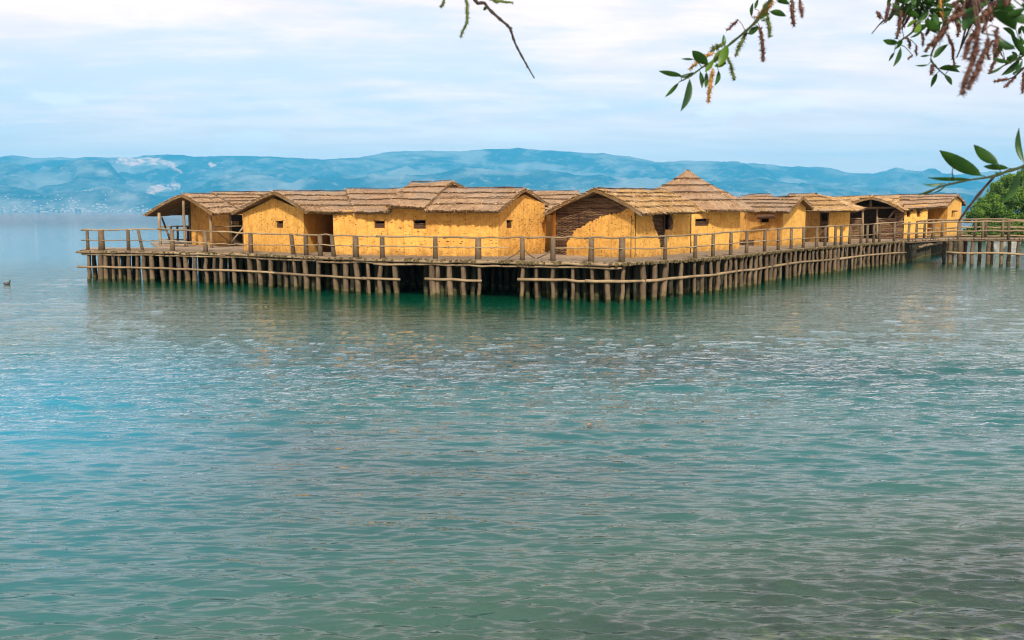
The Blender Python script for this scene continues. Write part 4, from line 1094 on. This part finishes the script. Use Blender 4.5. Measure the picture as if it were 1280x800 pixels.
# ------------------------------------------------------------------ willow hanging in from above
M['wl'] = mat_leaf('willow_leaf', (.013, .045, .010), (.028, .08, .012), .2, .35, 30)
M['wl2'] = mat_leaf('young_willow_leaf', (.06, .14, .015), (.12, .20, .02), .35, .4, 30)
M['twig'] = mat_wood('willow_twig', (.075, .05, .04), (.045, .03, .03))
M['twig_g'] = mat_wood('green_twig', (.09, .11, .04), (.06, .08, .03))
M['ck_b'] = mat_plain('brown_catkin', (.105, .05, .035), .8, .15, .5, 300)
M['ck_g'] = mat_plain('green_catkin', (.09, .12, .03), .8, .15, .4, 300)
M['ck_o'] = mat_plain('orange_catkin', (.36, .19, .05), .8, .15, .4, 300)
tx, ty = 3.6, .9
W0 = empty('willow_tree', (tx, ty, 2.6), 'willow whose leafy catkin twigs hang into the top of the picture', 'tree')
mb = MB(); mb.tube([(tx, ty, 2.2), (tx+.05, ty+.1, 3.6), (tx-.05, ty+.2, 5.0), (tx-.2, ty+.3, 6.2), (tx+.1, ty+.2, 7.6)], [.26, .21, .17, .12, .05], 12, wob=.04); mb.build('trunk', M['bark'], W0, smooth=True)
limb_pts = [Vector((tx-.1, ty+.25, 5.4)), Vector((2.7, 1.5, 5.75)), Vector((1.8, 1.9, 5.7)), Vector((.9, 2.0, 5.55)), Vector((.1, 2.0, 5.35))]
mb = MB(); mb.tube(limb_pts, [.10, .07, .05, .03, .015], 9); mb.build('limb', M['bark'], W0, smooth=True)
CURVES = {}
def petiole(mb, branch, p, r_=.0007):
    cv = CURVES.get(branch.name)
    if not cv: return
    q = min(cv, key=lambda c: (c-p).length)
    if .001 < (q-p).length < .22: mb.tube([q, q.lerp(p, .5)+Vector((0, 0, (q-p).length*.12)), p], [r_*1.3, r_, r_], 4)
def leafmesh(mb, b, t, wd, tw=0.):
    b, t = Vector(b), Vector(t); L = (t-b).length; d_ = (t-b)/L
    view = ((b+t)/2-Vector((0, 0, CH))).normalized()
    s_ = d_.cross(view).normalized(); n_ = s_.cross(d_)
    s2 = s_*math.cos(tw)+n_*math.sin(tw); n2 = s2.cross(d_); K = 8; rows_ = []
    for k in range(K+1):
        u = k/K; w_ = wd*L*(math.sin(math.pi*u**.85)**.8)*.5 if 0 < k < K else 0.0004
        c_ = b+d_*(u*L)+n2*(math.sin(math.pi*u)*L*.06)+s2*(math.sin(u*math.pi)*L*.05)
        rows_.append((mb.vert(c_-s2*w_+n2*w_*.35), mb.vert(c_), mb.vert(c_+s2*w_+n2*w_*.35)))
    for k in range(K):
        a_, c2 = rows_[k], rows_[k+1]; mb.face((a_[0], a_[1], c2[1], c2[0])); mb.face((a_[1], a_[2], c2[2], c2[1]))
def catkin(parent, pts, r_, mat):
    pts = [Vector(p) for p in pts]; mb = MB()
    n = 10; cv = []
    for k in range(n+1):
        u = k/n*(len(pts)-1); i = min(int(u), len(pts)-2); cv.append(pts[i].lerp(pts[i+1], u-i)+Vector((rnd.gauss(0, .0006), 0, rnd.gauss(0, .0006))))
    rs_ = [r_*.42*(.35+.65*math.sin(math.pi*(.12+.80*k/n))) for k in range(n+1)]
    mb.tube(cv, rs_, 7, wob=.25); petiole(mb, parent, cv[0], .0008)
    L = sum((cv[i+1]-cv[i]).length for i in range(n)); cnt = int(L/.00045)
    for k in range(cnt):
        u = rnd.random()*n; i = min(int(u), n-1); c_ = cv[i].lerp(cv[i+1], u-i); d_ = (cv[i+1]-cv[i]).normalized()
        v = d_.cross(Vector((rnd.gauss(0, 1), rnd.gauss(0, 1), rnd.gauss(0, 1)))).normalized(); q = d_.cross(v)
        rr_ = rs_[i]; p = c_+v*rr_*.7; tip = c_+v*(rr_+r_*rnd.uniform(.2, .75))+d_*r_*rnd.uniform(-.1, .5); s_ = r_*.11
        mb.poly([p-q*s_, p+q*s_, tip+q*s_*.5, tip-q*s_*.5]); mb.poly([p-d_*s_, p+d_*s_, tip])
    return mb.build('catkin', M[mat], parent)
def twig(px_pts, Y, r0, r1, mat='twig', hook=None, Yend=None):
    Yend = Yend or Y; n = len(px_pts)
    pts = [P(x, y, Y+(Yend-Y)*k/(n-1)) for k, (x, y) in enumerate(px_pts)]
    if hook is not None: pts = [hook, hook.lerp(pts[0], .5)+Vector((0, 0, -.02))]+pts
    # smooth
    m_ = len(pts); rad = [r0+(r1-r0)*k/(m_-1) for k in range(m_)]
    out_ = []; ro = []
    for k in range(m_-1):
        p0, p1, p2, p3 = pts[max(k-1, 0)], pts[k], pts[k+1], pts[min(k+2, m_-1)]
        for j in range(4):
            t = j/4; out_.append(.5*((2*p1)+(p2-p0)*t+(2*p0-5*p1+4*p2-p3)*t*t+(3*p1-p0-3*p2+p3)*t**3)); ro.append(rad[k]+(rad[k+1]-rad[k])*t)
    out_.append(pts[-1]); ro.append(rad[-1])
    for k in range(1, len(ro)-1):
        if rnd.random() < .35: ro[k] *= 1.35
    mb = MB(); mb.tube(out_, ro, 6); br_ = mb.build('branch', M[mat], W0, smooth=True); CURVES[br_.name] = out_; return br_
def leaves(branch, lst, Y, wd=.27, mat='wl', name='leaves'):
    mb = MB()
    for it in lst:
        (x0, y0, x1, y1) = it[:4]; w_ = it[4] if len(it) > 4 else wd; dY = rnd.uniform(-.02, .02)
        b0 = P(x0, y0, Y+dY); petiole(mb, branch, b0)
        leafmesh(mb, b0, P(x1, y1, Y+dY+rnd.uniform(-.02, .02)), w_*.82, rnd.uniform(-.6, .6))
    return mb.build(name, M[mat], branch, smooth=True)
def zc(ox, oy, s_, lst): return [tuple((ox+v/s_) if i % 2 == 0 else (oy+v/s_) for i, v in enumerate(t[:4]))+tuple(t[4:]) for t in lst]
def zp(ox, oy, s_, pts): return [(ox+a/s_, oy+b/s_) for a, b in pts]
# spray A (bare twig near the top centre)
Y = 1.9
bA = twig([(596, -14), (606, 4), (612, 12), (625, 24), (637, 35), (643, 52), (651, 68), (660, 84), (668, 98)], Y, .0042, .0012, hook=limb_pts[4])
leaves(bA, [(607, 9, 604, 13, .8), (637, 34, 641, 36, .6), (643, 48, 643, 55, .3), (658, 80, 659, 86, .3)], Y)
for pts in ([(556, -6), (554, 4), (550, 10)], [(582, -8), (584, 8), (584, 26), (575, 47)], [(608, -4), (622, 2), (641, 3)]):
    b = twig([(600, -22), (pts[0][0], pts[0][1]-3), pts[0]], Y, .0015, .001)
    catkin(b, [P(x, y, Y) for x, y in pts], .0062, 'ck_g')
# spray B
Y = 1.95
bB = twig([(1000, -40), (975, -14)]+zp(810, 0, 5.333, [(800, 20), (740, 120), (650, 210), (540, 300), (440, 400), (360, 450), (280, 510), (210, 545)]), Y, .0048, .0011, 'twig_g', hook=limb_pts[3]-Vector((0, 0, .02)))
leaves(bB, zc(810, 0, 5.333, [(225, 505, 72, 474, .30), (315, 483, 205, 510, .34), (205, 552, 113, 648, .26), (278, 528, 218, 742, .27), (348, 478, 360, 588, .34), (390, 480, 383, 585, .3), (400, 430, 295, 338, .55), (305, 396, 222, 392, .25), (515, 296, 505, 230, .45), (745, 180, 668, 222, .45), (812, 78, 920, 108, .45), (690, 110, 700, 20, .3), (712, 60, 735, -10, .4), (860, 5, 945, 30, .5), (470, 470, 445, 570, .3), (760, 140, 800, 120, .6)]), Y)
leaves(bB, zc(810, 0, 5.333, [(530, 300, 470, 440, .5), (500, 330, 430, 420, .5), (520, 420, 440, 440, .5), (440, 400, 380, 480, .45), (800, 60, 750, 130, .5), (470, 380, 520, 430, .5), (780, 20, 770, 60, .5)]), Y, mat='wl2', name='young_leaves')
for pts, r_, mt_ in (([(432, 352), (360, 385), (275, 460)], .0075, 'ck_o'), ([(430, 460), (418, 560), (400, 680)], .0085, 'ck_o'), ([(528, 378), (560, 460), (578, 535)], .007, 'ck_g'), ([(658, 215), (620, 290), (585, 370)], .008, 'ck_g'),
                     ([(748, 185), (762, 290), (768, 405)], .0085, 'ck_b'), ([(798, 90), (805, 170), (812, 250)], .0075, 'ck_g'), ([(955, -10), (962, 80), (975, 175)], .0085, 'ck_b'), ([(1012, -10), (1020, 60), (1028, 112)], .0075, 'ck_b'),
                     ([(600, 130), (560, 170), (525, 203)], .0055, 'ck_b'), ([(505, 292), (460, 312), (425, 335)], .008, 'ck_g'), ([(835, 5), (780, 60), (718, 125)], .0095, 'ck_o')):
    catkin(bB, [P(x, y, Y+rnd.uniform(-.01, .02)) for x, y in zp(810, 0, 5.333, pts)], r_, mt_)
# spray C
Y = 2.0; z3 = lambda l: zc(1040, 0, 5.333, l); q3 = lambda l: zp(1040, 0, 5.333, l)
C1 = twig(q3([(760, -120), (600, -60), (500, 10), (400, 100), (330, 150), (265, 225)]), Y, .004, .001, 'twig', hook=limb_pts[2])
C2 = twig(q3([(800, -110), (690, -20), (600, 120), (540, 210), (430, 290)]), Y+.03, .004, .0012, 'twig_g', hook=limb_pts[2])
C3 = twig(q3([(860, -110), (740, 30), (740, 180), (660, 370), (690, 440), (750, 500)]), Y, .004, .0011, 'twig_g', hook=limb_pts[2])
C4 = twig(q3([(1150, -120), (1010, 0), (930, 160), (830, 385)]), Y, .0035, .0013, 'twig', hook=limb_pts[1])
C5 = twig(q3([(1500, 200), (1380, 320), (1280, 370), (1160, 430), (1040, 492)]), Y, .0032, .001, 'twig_g', hook=limb_pts[1])
C6 = twig(q3([(1500, 330), (1300, 440), (1200, 520), (1085, 540)]), Y, .003, .001, 'twig', hook=limb_pts[1])
C7 = twig(q3([(1400, -200), (1100, -40), (1040, 120), (1000, 220)]), 1.15, .004, .0015, 'twig', hook=limb_pts[1])
leaves(C1, z3([(500, 30, 420, -10, .4), (470, 60, 400, 20, .35), (395, 105, 330, 165, .15)]), Y)
leaves(C2, z3([(445, 288, 340, 268, .42), (458, 320, 408, 445, .3), (415, 350, 378, 410, .35), (470, 270, 420, 330, .4), (580, 110, 478, 62, .5), (640, 60, 560, 150, .5), (640, 160, 540, 205, .45), (720, 200, 620, 130, .5), (600, 200, 520, 250, .3), (560, -10, 500, 60, .5), (700, 30, 600, 10, .5)]), Y)
leaves(C3, z3([(680, 385, 775, 295, .42), (640, 432, 556, 436, .2), (712, 455, 852, 482, .36), (748, 498, 798, 568, .34), (700, 488, 660, 582, .42), (650, 370, 590, 375, .25), (800, 460, 860, 440, .3), (740, 150, 640, 190, .5), (750, 120, 650, 60, .5), (700, 220, 640, 180, .5)]), Y)
leaves(C2, z3([(590, 150, 550, 220, .4), (560, 130, 500, 180, .4), (640, 100, 700, 140, .5), (700, 80, 720, 20, .5)]), Y, mat='wl2', name='young_leaves')
leaves(C5, z3([(1250, 395, 1128, 502, .4), (1180, 412, 1078, 388, .32), (1200, 345, 1235, 395, .4), (1285, 365, 1190, 222, .34), (1170, 380, 1185, 415, .5), (1270, 400, 1205, 500, .2), (1245, 235, 1258, 178, .35), (1300, 300, 1250, 240, .4), (1150, 435, 1045, 495, .14)]), Y)
leaves(C7, z3([(965, -10, 872, 205, .42), (1080, 50, 1225, 200, .62), (1180, 85, 1320, 160, .5), (1220, 325, 1085, 240, .40), (1200, -30, 1090, 60, .5), (1290, 60, 1170, 100, .45), (1030, -20, 1010, 20, .4)]), 1.15)
for br_, n_, xa, xb, ya, yb, YY, L_ in ((C3, 34, 1128, 1215, -14, 26, 2.05, 17), (C4, 20, 1190, 1262, -14, 30, 1.8, 20), (C5, 10, 1236, 1290, 30, 75, 2.0, 17), (C1, 14, 1112, 1150, -12, 14, 2.1, 15)):
    ls_ = []
    for _ in range(n_):
        x_, y_ = rnd.uniform(xa, xb), rnd.uniform(ya, yb); th = rnd.uniform(.2, 2.9) if rnd.random() < .8 else rnd.uniform(0, 6.28)
        l2 = L_*rnd.uniform(.6, 1.25); ls_.append((x_, y_, x_+math.cos(th)*l2, y_+math.sin(th)*l2, rnd.uniform(.3, .5)))
    leaves(br_, ls_, YY)
    for _ in range(n_//4):
        x_, y_ = rnd.uniform(xa, xb), rnd.uniform(ya, yb)
        catkin(br_, [P(x_, y_, YY), P(x_+rnd.uniform(-8, 3), y_+12, YY), P(x_+rnd.uniform(-14, 3), y_+rnd.uniform(20, 28), YY)], .007, 'ck_b')
leaves(C2, [(x_, y_, x_+rnd.uniform(-18, 10), y_+rnd.uniform(-4, 18), .42) for x_, y_ in [(rnd.uniform(1118, 1195), rnd.uniform(-12, 16)) for _ in range(20)]], Y)
leaves(C7, [(x_, y_, x_+rnd.uniform(-14, 14), y_+rnd.uniform(-2, 20), .42) for x_, y_ in [(rnd.uniform(1205, 1290), rnd.uniform(-16, 10)) for _ in range(12)]], 1.3)
for br_, pts, r_, mt_, YY in ((C1, [(462, 70), (450, 160), (432, 262)], .008, 'ck_b', Y), (C1, [(385, 20), (370, 80), (352, 145)], .0075, 'ck_b', Y), (C1, [(300, 75), (310, 100), (325, 125)], .0075, 'ck_b', Y),
    (C2, [(500, 250), (520, 290), (515, 320)], .006, 'ck_b', Y), (C2, [(600, 215), (606, 260), (610, 305)], .006, 'ck_b', Y), (C2, [(560, 300), (565, 370)], .005, 'ck_b', Y), (C2, [(540, 365), (505, 392)], .005, 'ck_b', Y),
    (C3, [(770, 230), (800, 300), (812, 440)], .0065, 'ck_b', Y), (C3, [(672, 430), (660, 500)], .0085, 'ck_b', Y), (C3, [(655, 290), (620, 345)], .007, 'ck_b', Y),
    (C6, [(1175, 528), (1130, 535), (1080, 545)], .0065, 'ck_b', Y), (C6, [(1230, 505), (1190, 545), (1148, 582)], .0065, 'ck_b', Y), (C6, [(1278, 480), (1275, 550), (1272, 625)], .0075, 'ck_b', Y),
    (C7, [(870, 85), (820, 115), (765, 160)], .0065, 'ck_b', 1.05), (C7, [(770, 180), (715, 240), (660, 315)], .0078, 'ck_b', 1.05), (C7, [(985, 190), (940, 380), (862, 625)], .0068, 'ck_b', .95), (C7, [(1045, 250), (985, 430), (900, 600)], .0062, 'ck_b', .95),
    (C7, [(1100, 190), (1095, 270), (1080, 355)], .0058, 'ck_b', 1.1), (C7, [(1060, 50), (1030, 90), (1000, 130)], .007, 'ck_b', 1.0), (C7, [(800, 20), (850, 60), (880, 110)], .006, 'ck_b', 1.1), (C7, [(1150, -20), (1180, 40)], .006, 'ck_b', 1.1), (C3, [(730, -20), (720, 60), (735, 110)], .007, 'ck_o', Y), (C7, [(970, 200), (900, 300), (890, 400)], .006, 'ck_b', 1.0)):
    catkin(br_, [P(x, y, YY) for x, y in q3(pts)], r_, mt_)
# spray D
Y = 1.75; q4 = lambda l: zp(1120, 140, 5.333, l)
D1 = twig(q4([(1500, 60), (1150, 230), (870, 355), (750, 393), (640, 430), (480, 455), (330, 490), (150, 552)]), Y, .0045, .0011, 'twig_g', hook=limb_pts[1])
D2 = twig(q4([(655, 430), (560, 540), (480, 640), (418, 728)]), Y, .0025, .0016, 'twig')
z4 = lambda l: zc(1120, 140, 5.333, l)
leaves(D1, z4([(570, 425, 290, 256, .34), (682, 345, 518, 218, .42), (752, 376, 583, 362, .30), (852, 338, 820, 106, .22), (818, 395, 712, 605, .26), (492, 446, 213, 438, .12), (325, 474, 178, 478, .17), (280, 498, 148, 554, .15), (345, 478, 230, 545, .1), (870, 400, 845, 500, .3), (700, 405, 660, 400, .2), (900, 340, 960, 160, .3), (1000, 300, 940, 480, .3)]), Y)
bD = twig(q4([(385, 455), (375, 400), (385, 355)]), Y, .0009, .0006, 'twig')
